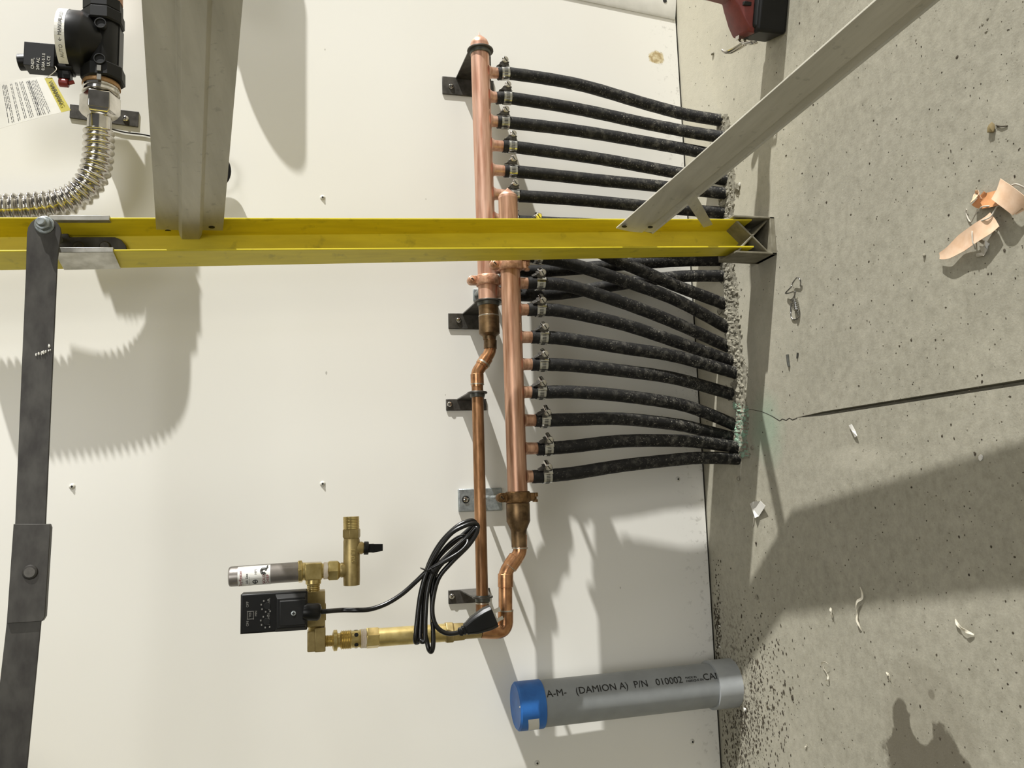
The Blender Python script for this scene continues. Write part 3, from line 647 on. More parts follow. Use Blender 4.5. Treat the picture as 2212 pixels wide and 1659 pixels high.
for u in (170, 227):
    P = at(u, 533, YW - .010); b = MB(); b.lathe(P, -Y, [(0, .0105), (.003, .010), (.005, .008)], 20); b.build('rivet', 'black_steel', pl)
# the parts of the ladder that stand outside the photo
far = [p + Vector((.10, -.86, 0)) for p in S1]; mir = lambda R_: [Vector((p.x + .11, -1.82 - p.y, p.z)) for p in R_]
b = MB(); b.loft([mir(ext(1.28)), mir(S0), mir(S1)]); b.build('rear_rail', 'yellow', lad, smooth=25)
apex = ext(1.26)[2]
for dy in (0, -1.07):
    b = MB(); p0 = Vector((apex.x - .06 + (.13 if dy else 0), -.38 + dy, apex.z)); p1 = Vector((-1.55, -.36 + dy * 1.02, .0)); dd = (p1 - p0).normalized(); sx = dd.cross(Y)
    b.prism([p0 + sx * .03 + Y * .002, p0 - sx * .03 + Y * .002, p0 - sx * .03 - Y * .03, p0 + sx * .03 - Y * .03], p1 - p0); b.build('front_rail', 'yellow', lad)

# ------------------------------------------------------------ flow switch, flexible connector, tag (top left)
YS = -.123
fs = thing('flow_switch', 'black plastic flow switch with a white label band, above the corrugated steel pipe', 'flow switch', at(215, 110, YS))
ks = px(1, at(215, 110, YS)); p_ = lambda u, v, dy=0.0: at(u, v, YS + dy)
b = MB(); c0, c1 = p_(226, 60), p_(222, 165)
b.lathe(p_(226, 40), c1 - c0, [(0, 30 * ks), (8 * ks, 33 * ks), (125 * ks, 33 * ks), (140 * ks, 30 * ks)], 28)
rg = []
for u, r_ in ((186, 54), (205, 44), (225, 33)): rg.append((u, r_))
b.lathe(p_(150, 92), -Z, [(0, 66 * ks), (34 * ks, 66 * ks), (40 * ks, 62 * ks), (58 * ks, 45 * ks), (72 * ks, 32 * ks)], 40)
b.box(p_(250, 120, .01), (62 * ks, .02, 11 * ks))
b.build('body', 'black_plastic', fs, bevel=.001)
for (v0, v1, r_) in ((6, 34, 40), (32, 60, 43), (150, 182, 44)):
    b = MB(); b.lathe(p_(223, v0), p_(223, v1) - p_(223, v0), [(0, (r_ - 3) * ks), (3 * ks, r_ * ks), ((v1 - v0 - 3) * ks, r_ * ks), ((v1 - v0) * ks, (r_ - 3) * ks)], 8, rot=radians(22.5)); b.build('union_collar', 'black_matte', fs)
for u, v in ((217, 50), (215, 127)):
    P = p_(u, v, -.045); b = MB(); b.tube([P + Vector((cos(a) * 10.5 * ks, -.0005, sin(a) * 10.5 * ks)) for a in [2 * pi * k / 24 for k in range(24)]], .0016, 8, closed=True)
    b.cyl(P + Y * .02, P + Y * .001, 10.5 * ks, 24); b.build('port_boss', 'black_matte', fs)
for v in (147, 166):
    P = p_(214, v, -.044); b = MB(); b.box(P, (6 * ks, .002, 4 * ks)); b.build('alignment_mark', 'grey_print', fs)
# label band round the cap
C0 = p_(148, 92); rad = 66 * ks + .0006; a_ = []
for k in range(25):
    an = radians(-158 + k * 136 / 24); a_.append(Vector((cos(an) * rad, sin(an) * rad, 0)))
b = MB(); top, bot = Z * 9.5 * ks, -Z * 9.5 * ks
for p, q in zip(a_, a_[1:]): b.add([C0 + p + bot, C0 + q + bot, C0 + q + top, C0 + p + top], [(0, 1, 2, 3)])
band = b.build('label_band', 'paper', fs)
def roll_text(txt, C_, ang, r, size, mat, parent):                      # lettering that runs round an upright cylinder, read from the room
    cu = bpy.data.curves.new('t', 'FONT'); cu.body = txt; cu.size = size; cu.extrude = .0001; cu.resolution_u = 3
    t = bpy.data.objects.new('t', cu); COL.objects.link(t); dg = bpy.context.evaluated_depsgraph_get(); dg.update()
    me = bpy.data.meshes.new_from_object(t.evaluated_get(dg)); bpy.data.objects.remove(t); org = Vector(parent['_o'])
    for v in me.vertices:
        an = radians(ang) + v.co.x / r; v.co = C_ + Vector((cos(an) * (r + v.co.z), sin(an) * (r + v.co.z), v.co.y)) - org
    me.name = 'lettering'; o = bpy.data.objects.new('lettering', me); COL.objects.link(o); o.parent = parent; me.materials.clear(); me.materials.append(M[mat])
for txt, deg in (('AUTO', -146), ('\u2190 MANUAL', -118), ('|', -78), ('FLO', -72)):
    roll_text(txt, C0 - Z * 4 * ks, deg, rad + .0006, 10 * ks, 'grey_print' if 'M' not in txt else 'black_print', band)
# connector
kc = ks
b = MB(); b.cyl(p_(118, 143), p_(160, 146), 20 * kc, 20); b.build('connector_neck', 'black_plastic', fs)
b = MB(); b.box(p_(91, 128, -.012), (26 * kc, 20 * kc, 29 * kc)); cb = b.build('connector_block', 'black_matte', fs, bevel=.0012)
b = MB(); b.cyl(p_(63, 134, -.006), p_(41, 135, -.006), 17 * kc, 20, ch=.001); b.build('connector_cap', 'black_plastic', fs)
b = MB(); P = p_(84, 101, -.012); b.tube(spline([P - Z * .004 - X * .003, P + Vector((0, -.002, 0)) + X * .004, P + Z * .006 + X * .003, P + Z * .012 + X * .006, P + Z * .018 - X * .003], 5), .0018, 8); b.build('retaining_clip', 'black_steel', fs)
fy = -.012 - 20 * kc - .0006
for i, txt in enumerate(('CN07L', '24V AC', '0.50A 0.1.0', 'UL CE')):
    lettering(txt, 8.2 * kc, 'lettering', 'white_print', cb, X, Z, p_(73 + i * 11.5, 149 - (0, -2, -3, 6)[i], fy))
b = MB(); b.box(p_(141, 165, -.010), (8 * kc, .010, 12 * kc)); b.build('button_mount', 'black_plastic', fs)
b = MB(); b.cyl(p_(128, 178, -.012), p_(148, 180, -.012), 9 * kc, 18, ch=.001); b.cyl(p_(148, 180, -.012), p_(160, 177, -.01), 4 * kc, 12); b.build('red_button', 'red_button', fs)
# copper pipe above (beyond the frame edge) and the bronze flange below
b = MB(); b.cyl(p_(236, 10), p_(240, -620), .0285, 24); b.build('supply_pipe', 'copper_tan', fs)
b = MB(); b.cyl((1.36, -.12, 1.262), (1.74, -.12, 1.262), .055, 32, ch=.012); b.cyl((1.62, -.12, 1.28), (1.62, -.12, 1.47), .05, 20); b.build('unseen_shadow_body', 'black_steel', fs)  # unseen body added to cast a shadow on the upper wall
b = MB(); b.lathe(p_(220, 180), p_(218, 200) - p_(220, 180), [(0, 36 * ks), (6 * ks, 38 * ks), (10 * ks, 38 * ks)], 30); b.build('washer', 'bronze', fs)

fx = thing('flexible_connector', 'corrugated stainless flexible pipe bending away from the black flow switch', 'flexible pipe', at(210, 300, YS))
b = MB(); d = (p_(218, 240) - p_(220, 184)).normalized(); o_ = p_(219, 188)
b.lathe(o_, d, [(0, 33 * ks), (2 * ks, 36 * ks), (7 * ks, 36 * ks), (9 * ks, 33 * ks), (11 * ks, 36 * ks), (17 * ks, 37 * ks), (20 * ks, 32 * ks)], 36)
b.build('collar', 'chrome', fx)
b = MB(); b.lathe(p_(217, 208), d, [(0, 36 * ks), (3 * ks, 40 * ks), (38 * ks, 40 * ks), (46 * ks, 34 * ks), (50 * ks, 28 * ks)], 6, rot=.35); b.build('union_nut', 'chrome', fx, bevel=.0012)
b = MB(); b.cyl(p_(216, 240), p_(214, 290), 24 * ks, 30); b.build('sleeve', 'chrome', fx)
cv = spline([p_(214, 286), p_(213, 320), p_(211, 345), p_(204, 375), p_(188, 403), p_(163, 425), p_(130, 439), p_(90, 446), p_(40, 450), p_(-40, 452), p_(-160, 452)], 60)
# resample evenly, ridge after ridge
acc = [0]
for p, q in zip(cv, cv[1:]): acc.append(acc[-1] + (q - p).length)
N = int(acc[-1] / .0016); ev = []; j = 0
for i in range(N + 1):
    s = acc[-1] * i / N
    while acc[j + 1] < s: j += 1
    f_ = (s - acc[j]) / max(acc[j + 1] - acc[j], 1e-9); ev.append(cv[j] + (cv[j + 1] - cv[j]) * f_)
pitch = 14.4 * ks; rr = []
for i in range(N + 1):
    ph = (acc[-1] * i / N) % pitch / pitch; rr.append((25.5 + 6.0 * (0.5 + 0.5 * cos(2 * pi * ph)) ** 0.7) * ks)
b = MB(); b.tube(ev, rr, 28); b.build('corrugated_tube', 'chrome', fx, smooth=60)
# bracket on the wall behind the switch
t = thing('wall_bracket', 'dark steel strap bracket on the wall behind the union nut of the flexible pipe', 'bracket', at(225, 250))
b = MB(); b.prism([at(152, 226), at(301, 243), at(299, 276), at(151, 256)], (0, -.004, 0)); b.build('strap', 'black_steel', t, bevel=.001)
P = at(272, 258); b = MB(); b.lathe(P - Y * .004, -Y, [(0, .0072), (.002, .007), (.0042, .0048), (.0048, .002)], 20); s = b.build('screw', 'chrome', t); b = MB(); b.box(P - Y * .0088, (.0012, .0004, .0012)); b.build('recess', 'slot', s)
b = MB(); b.cyl(at(190, 246, -.004), at(216, 246, YS), .006, 12); b.build('stud', 'black_steel', t)

# hang tag
yt = YS - .045
tg = thing('hang_tag', 'white instruction tag with a yellow warning stripe hanging from the flow switch', 'tag', at(70, 215, yt))
def tagpt(a, c, dy=0.0):                                                # a runs along the card, c across it
    P00, P10, P11, P01 = at(-60, 190, yt + .01), at(110, 163, yt), at(153, 238, yt - .012), at(-60, 297, yt + .012)
    return (P00 * (1 - a) + P10 * a) * (1 - c) + (P01 * (1 - a) + P11 * a) * c + Y * (dy - .010 * sin(pi * a) * 0.6)
def tagpatch(a0, a1, c0, c1, dy, n_=10):
    b = MB()
    for i in range(n_):
        s, e = a0 + (a1 - a0) * i / n_, a0 + (a1 - a0) * (i + 1) / n_
        b.add([tagpt(s, c0, dy), tagpt(e, c0, dy), tagpt(e, c1, dy), tagpt(s, c1, dy), tagpt(s, c0, dy + .0005), tagpt(e, c0, dy + .0005), tagpt(e, c1, dy + .0005), tagpt(s, c1, dy + .0005)],
              [(0, 1, 2, 3), (7, 6, 5, 4), (0, 4, 5, 1), (2, 6, 7, 3)])
    return b
tagpatch(0, .91, 0, 1, 0).build('card', 'tag', tg); st = tagpatch(.905, 1, .06, 1, -.0002, 2).build('warning_stripe', 'tag_yellow', tg)
lb = MB(); rnd = random.Random(3)
for blk, (s, rows) in enumerate(((.70, 7), (.61, 3), (.53, 3), (.46, 2), (.395, 2), (.33, 4))):
    for r_ in range(rows):
        a = s - r_ * .017 + .1; c_ = .06 + rnd.random() * .03; end = .35 + rnd.random() * .6 if r_ % 3 == 2 else .93
        while c_ < end:
            L = .04 + rnd.random() * .09
            q0, q1 = tagpt(a, c_, -.0003), tagpt(a, min(c_ + L, .95), -.0003); wv = (tagpt(a + .006, c_, -.0003) - q0)
            lb.add([q0, q1, q1 + wv, q0 + wv], [(0, 1, 2, 3)]); c_ += L + .022
lb.build('fine_print', 'black_print', tg, smooth=0)
d_ = (tagpt(.95, .6) - tagpt(.95, .3)).normalized(); u_ = (tagpt(1, .4) - tagpt(.9, .4)).normalized()
lettering('WARNING', 12 * ks, 'lettering', 'black_print', st, d_, -u_ if False else d_.cross(Y) * -1 if d_.cross(Y).dot(u_) < 0 else d_.cross(Y), tagpt(.925, .18, -.003))
b = MB(); b.tube(spline([tagpt(.93, .05), at(112, 160, yt - .003), at(122, 150, yt), at(118, 142, yt + .02)], 6), .0009, 6); b.build('tie_string', 'thread', tg)

# black cables behind the step bar
b = MB(); P = at(462, 372, -.03)
for k in range(4):
    b.tube([P + Vector((cos(a) * (38 + k * 1.5) * ks, -.004 * k, sin(a) * (33 + k * 1.2) * ks)) for a in [2 * pi * j / 36 for j in range(36)]], .0026, 8, closed=True)
o = b.build('cable_coil', 'cord', origin=P); tag(o, 'coil of black cable peeking out beside the wide aluminium step bar', 'cable')
b = MB(); b.tube(spline([at(238, 278, -.003), at(270, 286, -.003), at(325, 294, -.003), at(400, 320, -.004), at(430, 345, -.012)], 6), .0016, 8)
o = b.build('thin_cable', 'cord', origin=at(300, 290)); tag(o, 'thin black cable on the wall between strap bracket and step bar', 'cable')

# ------------------------------------------------------------ brass drain valve assembly with timer
YD = YF
p = lambda u, v, dy=0.0: at(u, v, YD + dy)
kd = px(1, p(700, 1300)); q = lambda n_: n_ * kd
dv = thing('drain_valve_assembly', 'brass drain valve assembly with a grey shock arrester and a black timer box', 'drain valve', p(690, 1300))
da = p(645, 1235) - p(494, 1246)
b = MB(); L = da.length; b.lathe(p(494, 1246), da, [(0, 0), (0, q(17)), (.002, q(20)), (.005, q(21)), (L, q(21)), (L + .004, q(19))], 32); ar = b.build('shock_arrester', 'arrester', dv)
def wrap_patch(P0, P1, r, a0, a1, n_=20):                              # patch on a cylinder, angle 0 faces the camera side (-Y), + towards +X
    b = MB(); d = (P1 - P0).normalized(); e1 = (-Y - d * (-Y).dot(d)).normalized(); e2 = (X - d * X.dot(d)); e2 = (e2 - e1 * e2.dot(e1)).normalized()
    for i in range(n_):
        A0, A1 = a0 + (a1 - a0) * i / n_, a0 + (a1 - a0) * (i + 1) / n_
        w0, w1 = e1 * cos(A0) * r + e2 * sin(A0) * r, e1 * cos(A1) * r + e2 * sin(A1) * r
        b.add([P0 + w0, P0 + w1, P1 + w1, P1 + w0], [(0, 1, 2, 3)])
    return b, e1, e2
P0, P1 = p(515, 1244.5), p(585, 1239.4); rA = q(21)
b, e1, e2 = wrap_patch(P0, P1, rA + .0004, radians(-95), radians(70)); lab = b.build('label', 'paper', ar)
dn = (P1 - P0).normalized()
def on_lab(u, ang): 
    f_ = (u - 515) / 70; return P0 + (P1 - P0) * f_, ang
def lab_text(txt, u, ang0, size, mat):
    a = radians(ang0); c = P0 + (P1 - P0) * ((u - 515) / 70)
    n0 = e1 * cos(a) + e2 * sin(a); t0 = -e1 * sin(a) + e2 * cos(a)
    # letters run round the tube: build flat, then roll
    cu = bpy.data.curves.new('t', 'FONT'); cu.body = txt; cu.size = size; cu.extrude = .0001; cu.resolution_u = 3
    t = bpy.data.objects.new('t', cu); COL.objects.link(t); dg = bpy.context.evaluated_depsgraph_get(); dg.update()
    me = bpy.data.meshes.new_from_object(t.evaluated_get(dg)); bpy.data.objects.remove(t)
    org = Vector(lab['_o'])
    for v in me.vertices:
        an = a + v.co.x / rA; v.co = c - dn * v.co.y + (e1 * cos(an) + e2 * sin(an)) * (rA + .0007 + v.co.z) - org
    me.name = 'lettering'; o = bpy.data.objects.new('lettering', me); COL.objects.link(o); o.parent = lab; me.materials.clear(); me.materials.append(M[mat])
lab_text('TinyRester', 524, -66, q(8.4), 'red_print'); lab_text('AA Size', 537, -46, q(7), 'black_print')
for u in (526.5, 541, 572, 584): lab_text('- ----- -- ------ ---', u, -60, q(3.2), 'black_print')
lab_text('HPS', 556, 8, q(7), 'grey_print'); lab_text('SIOUX', 574, -58, q(8.6), 'red_print'); lab_text('CHIEF', 582, -58, q(8.6), 'red_print')
a = radians(-34); c = P0 + (P1 - P0) * .53; n0 = e1 * cos(a) + e2 * sin(a); t0 = -e1 * sin(a) + e2 * cos(a)
b = MB(); b.tube([c + n0 * (rA + .0009) + (t0 * cos(x) + dn * sin(x)) * q(4.6) for x in [2 * pi * k / 24 for k in range(24)]], q(.8), 6, closed=True)
b.box(c + n0 * (rA + .0008), (q(4), q(.9), .0003), (t0, dn, n0)); b.build('seal_mark', 'black_print', lab)
a = radians(24); c = P0 + (P1 - P0) * .80; n0 = e1 * cos(a) + e2 * sin(a); t0 = -e1 * sin(a) + e2 * cos(a)
b = MB()
for rr_ in (7, 5, 3.2): b.tube([c + n0 * (rA + .0009) + (t0 * cos(x) - dn * sin(x)) * q(rr_) for x in [radians(-40 + 260 * k / 20) for k in range(21)]], q(.7), 6)
b.box(c + n0 * (rA + .0008) + dn * q(6) + t0 * q(6), (q(6), q(1.2), .0003), ((t0 + dn * .4).normalized(), (dn - t0 * .4).normalized(), n0)); b.build('maker_emblem', 'black_print', lab)

b = MB(); b.lathe(p(643, 1235), da, [(0, q(20)), (q(2), q(25)), (q(9), q(25)), (q(11), q(20))], 6, rot=.3); b.cyl(p(652, 1234.5), p(660, 1234.3), q(19), 28); b.build('hex_collar', 'brass', dv, bevel=.0006)
b = MB(); b.box(p(677, 1233.5), (q(18), q(18), q(18))); b.cyl(p(655, 1234), p(703, 1233), q(16), 28); b.cyl(p(677, 1245), p(677, 1262), q(16.5), 28)
b.build('tee', 'brass', dv, bevel=.002)
def threads(A, B, r, n_, dep=.0009):
    A = Vector(A); L = (Vector(B) - A).length; pr = []
    for i in range(n_): pr += [(L * i / n_, r - dep), (L * (i + .5) / n_, r)]
    return pr + [(L, r - dep)]
b = MB(); A_, B_ = p(677, 1259), p(677, 1279); b.lathe(A_, B_ - A_, threads(A_, B_, q(14), 5), 28); b.lathe(p(677, 1259), B_ - A_, [(0, q(15.5)), (q(5), q(15.5))], 6); b.build('nipple', 'brass', dv)
b = MB(); A_, B_ = p(699, 1233), p(711, 1232.5); b.lathe(A_, B_ - A_, threads(A_, B_, q(18.5), 4, .0006), 28); b.build('thread_tape', 'ptfe', dv)
b = MB(); A_, B_ = p(708, 1232.5), p(734, 1231.5); b.lathe(A_, B_ - A_, [(0, q(20)), (q(3), q(23)), (q(21), q(23)), (q(26), q(17))], 6, rot=.5); b.build('union_nut', 'brass', dv, bevel=.0007)
b = MB(); b.lathe(p(732, 1231.5), p(752, 1231) - p(732, 1231.5), [(0, q(14)), (q(6), q(16.5)), (q(13), q(15)), (q(22), q(8))], 28)
A_, B_ = p(759.5, 1163), p(759.5, 1264); b.lathe(A_, B_ - A_, [(0, q(17)), (q(6), q(18)), ((B_ - A_).length - q(10), q(18)), ((B_ - A_).length, q(17.5))], 30)
b.lathe(p(770, 1184), -Z, [(0, q(14)), (q(12), q(13.5)), (q(18), q(10))], 22)
vb = b.build('valve_body', 'brass_dull', dv)
b = MB(); A_, B_ = p(759.5, 1142), p(759.5, 1164); b.lathe(A_, B_ - A_, [(0, q(17)), (q(2), q(20)), (q(17), q(20)), (q(22), q(17.5))], 6, rot=.25); b.build('hex', 'brass_dull', vb, bevel=.0006)
b = MB(); A_, B_ = p(758.5, 1116), p(759, 1143); b.lathe(A_, B_ - A_, [(0, q(14)), (0, q(16.5))] + threads(A_, B_, q(18), 8), 30); b.build('threaded_outlet', 'brass', vb)
lettering('18 05', q(13), 'lettering', 'brass', vb, -X, -Z, p(758, 1185, -q(18) / 1 - .0004), extrude=.0007)
b = MB(); b.cyl(p(786, 1184), p(796, 1184), q(14.5), 22, ch=.0008); b.box(p(801, 1184), (q(9), q(8), q(7)))
b.add([p(u, v, y) for y in (-.007, .007) for u, v in ((796, 1175), (827, 1175), (827, 1190), (806, 1194), (796, 1193))], [(0, 1, 2, 3, 4), (9, 8, 7, 6, 5)] + [(i, (i + 1) % 5, 5 + (i + 1) % 5, 5 + i) for i in range(5)])
b.build('lever', 'black_plastic', vb, bevel=.0008)
# solenoid block, elbow, adapter, long nipple
def ubox(u0, u1, v0, v1, yc, hy):                                       # upright box given by its front outline
    c = at((u0 + u1) / 2, (v0 + v1) / 2, yc - hy); k_ = depth(c) / F
    return Vector((c.x, yc, c.z)), (k_ * (v1 - v0) / 2, hy, k_ * (u1 - u0) / 2)
b = MB(); b.box(*ubox(664, 702, 1279, 1353, YD, .0185)); b.box(*ubox(690, 704, 1306, 1340, YD, .012)); b.build('solenoid_body', 'brass_dull', dv, bevel=.0012)
b = MB(); A_, B_ = p(680, 1351), p(681, 1368); b.lathe(A_, B_ - A_, threads(A_, B_, q(14.5), 4), 26); b.build('nipple', 'brass', dv)
b = MB(); b.box(*ubox(664, 682, 1365, 1408, YD, .0175)); b.box(*ubox(680, 703, 1357, 1408, YD, .0195)); b.build('elbow', 'brass_dull', dv, bevel=.0022)
ax0, ax1 = p(703, 1385), p(1012, 1363); dA = (ax1 - ax0).normalized(); LA = (ax1 - ax0).length; U = lambda u: LA * (u - 703) / 309.0
pr = [(U(700), q(12))]
for i in range(4): pr += [(U(703 + i * 3), q(11)), (U(704.5 + i * 3), q(12.3))]
pr += [(U(716), q(11)), (U(718), q(17)), (U(720), q(22)), (U(727), q(22)), (U(729), q(15)), (U(733), q(15))]
for i in range(6): pr += [(U(735 + i * 3.7), q(18)), (U(736.9 + i * 3.7), q(20.5))]
pr += [(U(758), q(18)), (U(774), q(18)), (U(775), q(19.5)), (U(780), q(19.5))]
b = MB(); b.lathe(ax0, dA, pr, 30); ad = b.build('threaded_adapter', 'brass', dv)
for an in (-38, 32, 100, 170, -110):
    a = radians(an); _, e1_, e2_ = frame(dA); o1 = (-Y - dA * (-Y).dot(dA)).normalized(); o2 = dA.cross(o1)
    c = ax0 + dA * U(767) + (o1 * cos(a) + o2 * sin(a)) * q(17.6); nn = (o1 * cos(a) + o2 * sin(a))
    b = MB(); b.lathe(c, nn, [(0, q(4.6)), (q(.9), q(4.6))], 16); b.build('port_hole', 'slot', ad)
b = MB(); pr = []
for i in range(4): pr += [(U(777 + i * 2.7), q(19.3)), (U(778.3 + i * 2.7), q(20.6))]
b.lathe(ax0, dA, pr + [(U(789), q(19.5))], 28); b.build('thread_tape', 'ptfe', dv)
b = MB(); b.lathe(ax0, dA, [(U(788), q(20)), (U(790), q(22.5)), (U(813), q(22.5)), (U(817), q(19.5))], 6, rot=.12); b.build('coupling_hex', 'brass', dv, bevel=.0008)
b = MB(); b.lathe(ax0, dA, [(U(815), q(19.6)), (U(962), q(19.6))], 32); b.build('long_nipple', 'brass', dv)
b = MB(); b.lathe(ax0, dA, [(U(958), q(20)), (U(961), q(24.5)), (U(975), q(24.5)), (U(978), q(21.5)), (U(1000), q(21)), (U(1004), q(18))], 6, rot=.4); b.lathe(ax0, dA, [(U(990), q(17)), (U(1040), q(17))], 24); b.build('union_nut', 'brass_dull', dv, bevel=.0008)
# timer box
yf = YD - .062
tb_c, tb_h = ubox(523, 662, 1281, 1364, YD - .042, .020)
b = MB(); b.box(tb_c, tb_h); tb = b.build('timer_box', 'black_plastic', dv, bevel=.003, seg=3)
b = MB(); b.box(*ubox(523, 661, 1281, 1364, YD - .024, .0035)); b.build('back_plate', 'black_matte', tb, bevel=.001)
c_, h_ = ubox(595, 661, 1283, 1363, yf, .004); 
b = MB(); b.add([c_ + Vector((sx * h_[0], -.0 , sz * h_[2])) for sx in (-1, 1) for sz in (-1, 1)] + [c_ + Vector((sx * h_[0] * .78, -.010, sz * h_[2] * .9 - .001)) for sx in (-1, 1) for sz in (-1, 1)],
    [(0, 1, 3, 2), (4, 6, 7, 5), (0, 4, 5, 1), (2, 3, 7, 6), (0, 2, 6, 4), (1, 5, 7, 3)]); b.build('connector_base', 'black_matte', tb, bevel=.0012)
b = MB(); b.box(*ubox(604, 661, 1297, 1352, yf - .012, .008)); db = b.build('plug_connector', 'black_matte', tb, bevel=.0025, seg=3)
c = at(634, 1325, yf - .0202); b = MB(); b.lathe(c, -Y, [(0, q(5)), (.001, q(4.8)), (.0014, q(3))], 16); s = b.build('screw', 'zinc', db)
b = MB(); b.box(c - Y * .0015, (q(3.6), .0002, q(.7))); b.box(c - Y * .0015, (q(.7), .0002, q(3.6))); b.build('recess', 'slot', s)
g0, g1 = at(655, 1321, yf - .012), at(694, 1322, yf - .012)
b = MB(); Lg = (g1 - g0).length; b.lathe(g0, g1 - g0, [(0, q(16)), (Lg * .15, q(18)), (Lg * .8, q(18)), (Lg * .93, q(15)), (Lg, q(9))], 22); b.build('cable_gland', 'black_plastic', tb)
fp = lambda u, v: at(u, v, yf - .0006)
for txt, u, v, s_ in (('OFF', 537, 1312, 4.5), ('ON', 537, 1353, 4.5), ('TEST', 542.5, 1334, 4.2), ('MIN', 555, 1331, 4), ('INTERVAL', 583, 1318, 3.6), ('SECONDS', 582, 1350, 3.6)):
    lettering(txt, q(s_) * 1.5, 'lettering', 'grey_print', tb, X, Z, fp(u, v))
b = MB()
for du in (-6.5, 6.5): b.box(fp(541 + du, 1329), (q(8.5), .0002, q(.45)))
for dv_ in (-8.2, 8.2): b.box(fp(541, 1329 + dv_), (q(.45), .0002, q(6.8)))
for (cu_, cvv) in ((577, 1309), (576, 1343)):
    for k in range(6):
        a = radians(60 + k * 44); b.box(fp(cu_ + 13 * cos(a), cvv + 13 * sin(a)), (q(1.6), .0002, q(1.3)))
b.build('dial_marks', 'grey_print', tb)
b = MB()
for (cu_, cvv) in ((577, 1309), (576, 1343)): b.lathe(fp(cu_, cvv) + Y * .0006, -Y, [(0, q(7)), (.0012, q(6.5)), (.0012, q(4))], 22)
b.build('dial', 'black_matte', tb)

# ------------------------------------------------------------ power cord, coiled and tied
c = lambda u, v, dy=0.0: at(u, v, YD - .078 + dy)
pts = [at(690, 1322, yf - .012), at(712, 1320, yf - .012), at(740, 1318, yf - .006), c(770, 1318), c(800, 1316), c(835, 1304), c(870, 1282), c(900, 1255), c(925, 1232, -.004), c(960, 1213, -.012), c(990, 1195, -.014), c(1006, 1180, -.012), c(1010, 1168, -.006), c(1000, 1158, .004), c(975, 1172, .010), c(950, 1200, .010), c(932, 1232, .008), c(918, 1275, .008), c(912, 1330, .008),
       c(922, 1385, .006), c(927, 1404, .002), c(933, 1406, -.004), c(936, 1385, -.006), c(934, 1330, -.004), c(934, 1270, .0), c(946, 1228, .002), c(985, 1190, .002), c(1020, 1160, .002), c(1032, 1140, .0), c(1026, 1131, -.006), c(1008, 1134, -.008), c(975, 1152, -.006), c(945, 1190, -.004), c(922, 1235, -.004),
       c(908, 1285, -.004), c(901, 1340, -.004), c(897, 1380, -.004), c(900, 1388, .004), c(905, 1380, .010), c(908, 1340, .012), c(915, 1285, .012), c(928, 1235, .012), c(955, 1195, .014), c(995, 1160, .014), c(1022, 1135, .012), c(1026, 1128, .006), c(1014, 1125, -.001), c(985, 1139, -.001), c(950, 1175, .002), c(924, 1225, .004), c(913, 1280, .002),
       c(909, 1340, -.002), c(908, 1378, -.006), c(912, 1386, -.012), c(918, 1378, -.014), c(919, 1330, -.012), c(924, 1275, -.010), c(938, 1232, -.008), c(975, 1192, -.006), c(1010, 1160, -.005), c(1028, 1140, -.008), c(1030, 1150, -.012), c(1012, 1178, -.012), c(975, 1215, -.008), c(948, 1248, -.004), c(936, 1290, -.008), c(934, 1325, -.010), c(941, 1350, -.012), c(955, 1364, -.014), c(972, 1369, -.014), c(992, 1366, -.014)]
b = MB(); rc = q(5.0); b.tube(spline(pts, 7), rc, 12); cd_ = b.build('power_cord', 'cord', origin=pts[8])
tag(cd_, 'black power cord of the timer box, coiled and tied, with its plug', 'power cord')
b = MB(); P = c(928, 1235, .0); dd = (c(915, 1275) - c(945, 1200)).normalized()
ee = dd.cross(Y).normalized()
b.tube([P + (ee * cos(a) * q(20) + Y * sin(a) * .021) for a in [2 * pi * k / 30 for k in range(30)]], .0012, 8, closed=True, flat=2.2)
b.tube(spline([P - Y * .021 + ee * q(2), P - Y * .024 - dd * q(5), P - Y * .022 - dd * q(11) - ee * q(3)], 6), .0012, 6)
b.build('twist_tie', 'cord', cd_)
g0, g1 = c(990, 1367, -.014), c(1066, 1330, -.014); d = (g1 - g0).normalized(); s1 = d.cross(Y).normalized(); Lp = (g1 - g0).length
b = MB(); rg = []
for t, wd, th in ((0, 6, .005), (.07, 9.5, .007), (.10, 7, .006), (.14, 10.5, .008), (.17, 8, .0065), (.21, 12, .009), (.27, 13, .010), (.45, 19, .013), (.8, 24, .0155), (1.0, 24, .0155)):
    cc = g0 + d * (Lp * t); rg.append([cc + s1 * (q(wd) * x) + Y * (th * y) for x, y in ((-1, -.6), (-.7, -1), (.7, -1), (1, -.6), (1, .6), (.7, 1), (-.7, 1), (-1, .6))])
b.loft(rg); pg = b.build('plug', 'black_plastic', cd_, bevel=.0012)
for k, (x, y) in enumerate(((-13, .003), (9, -.006), (3, .010))):
    e0 = g1 + s1 * q(x) + Y * y; b = MB()
    if k < 2: b.box(e0 + d * .008, (.0095, .0035, .0008), (d, s1, Y))
    else: b.cyl(e0, e0 + d * .019, .0024, 12)
    b.build('prong', 'chrome', pg)

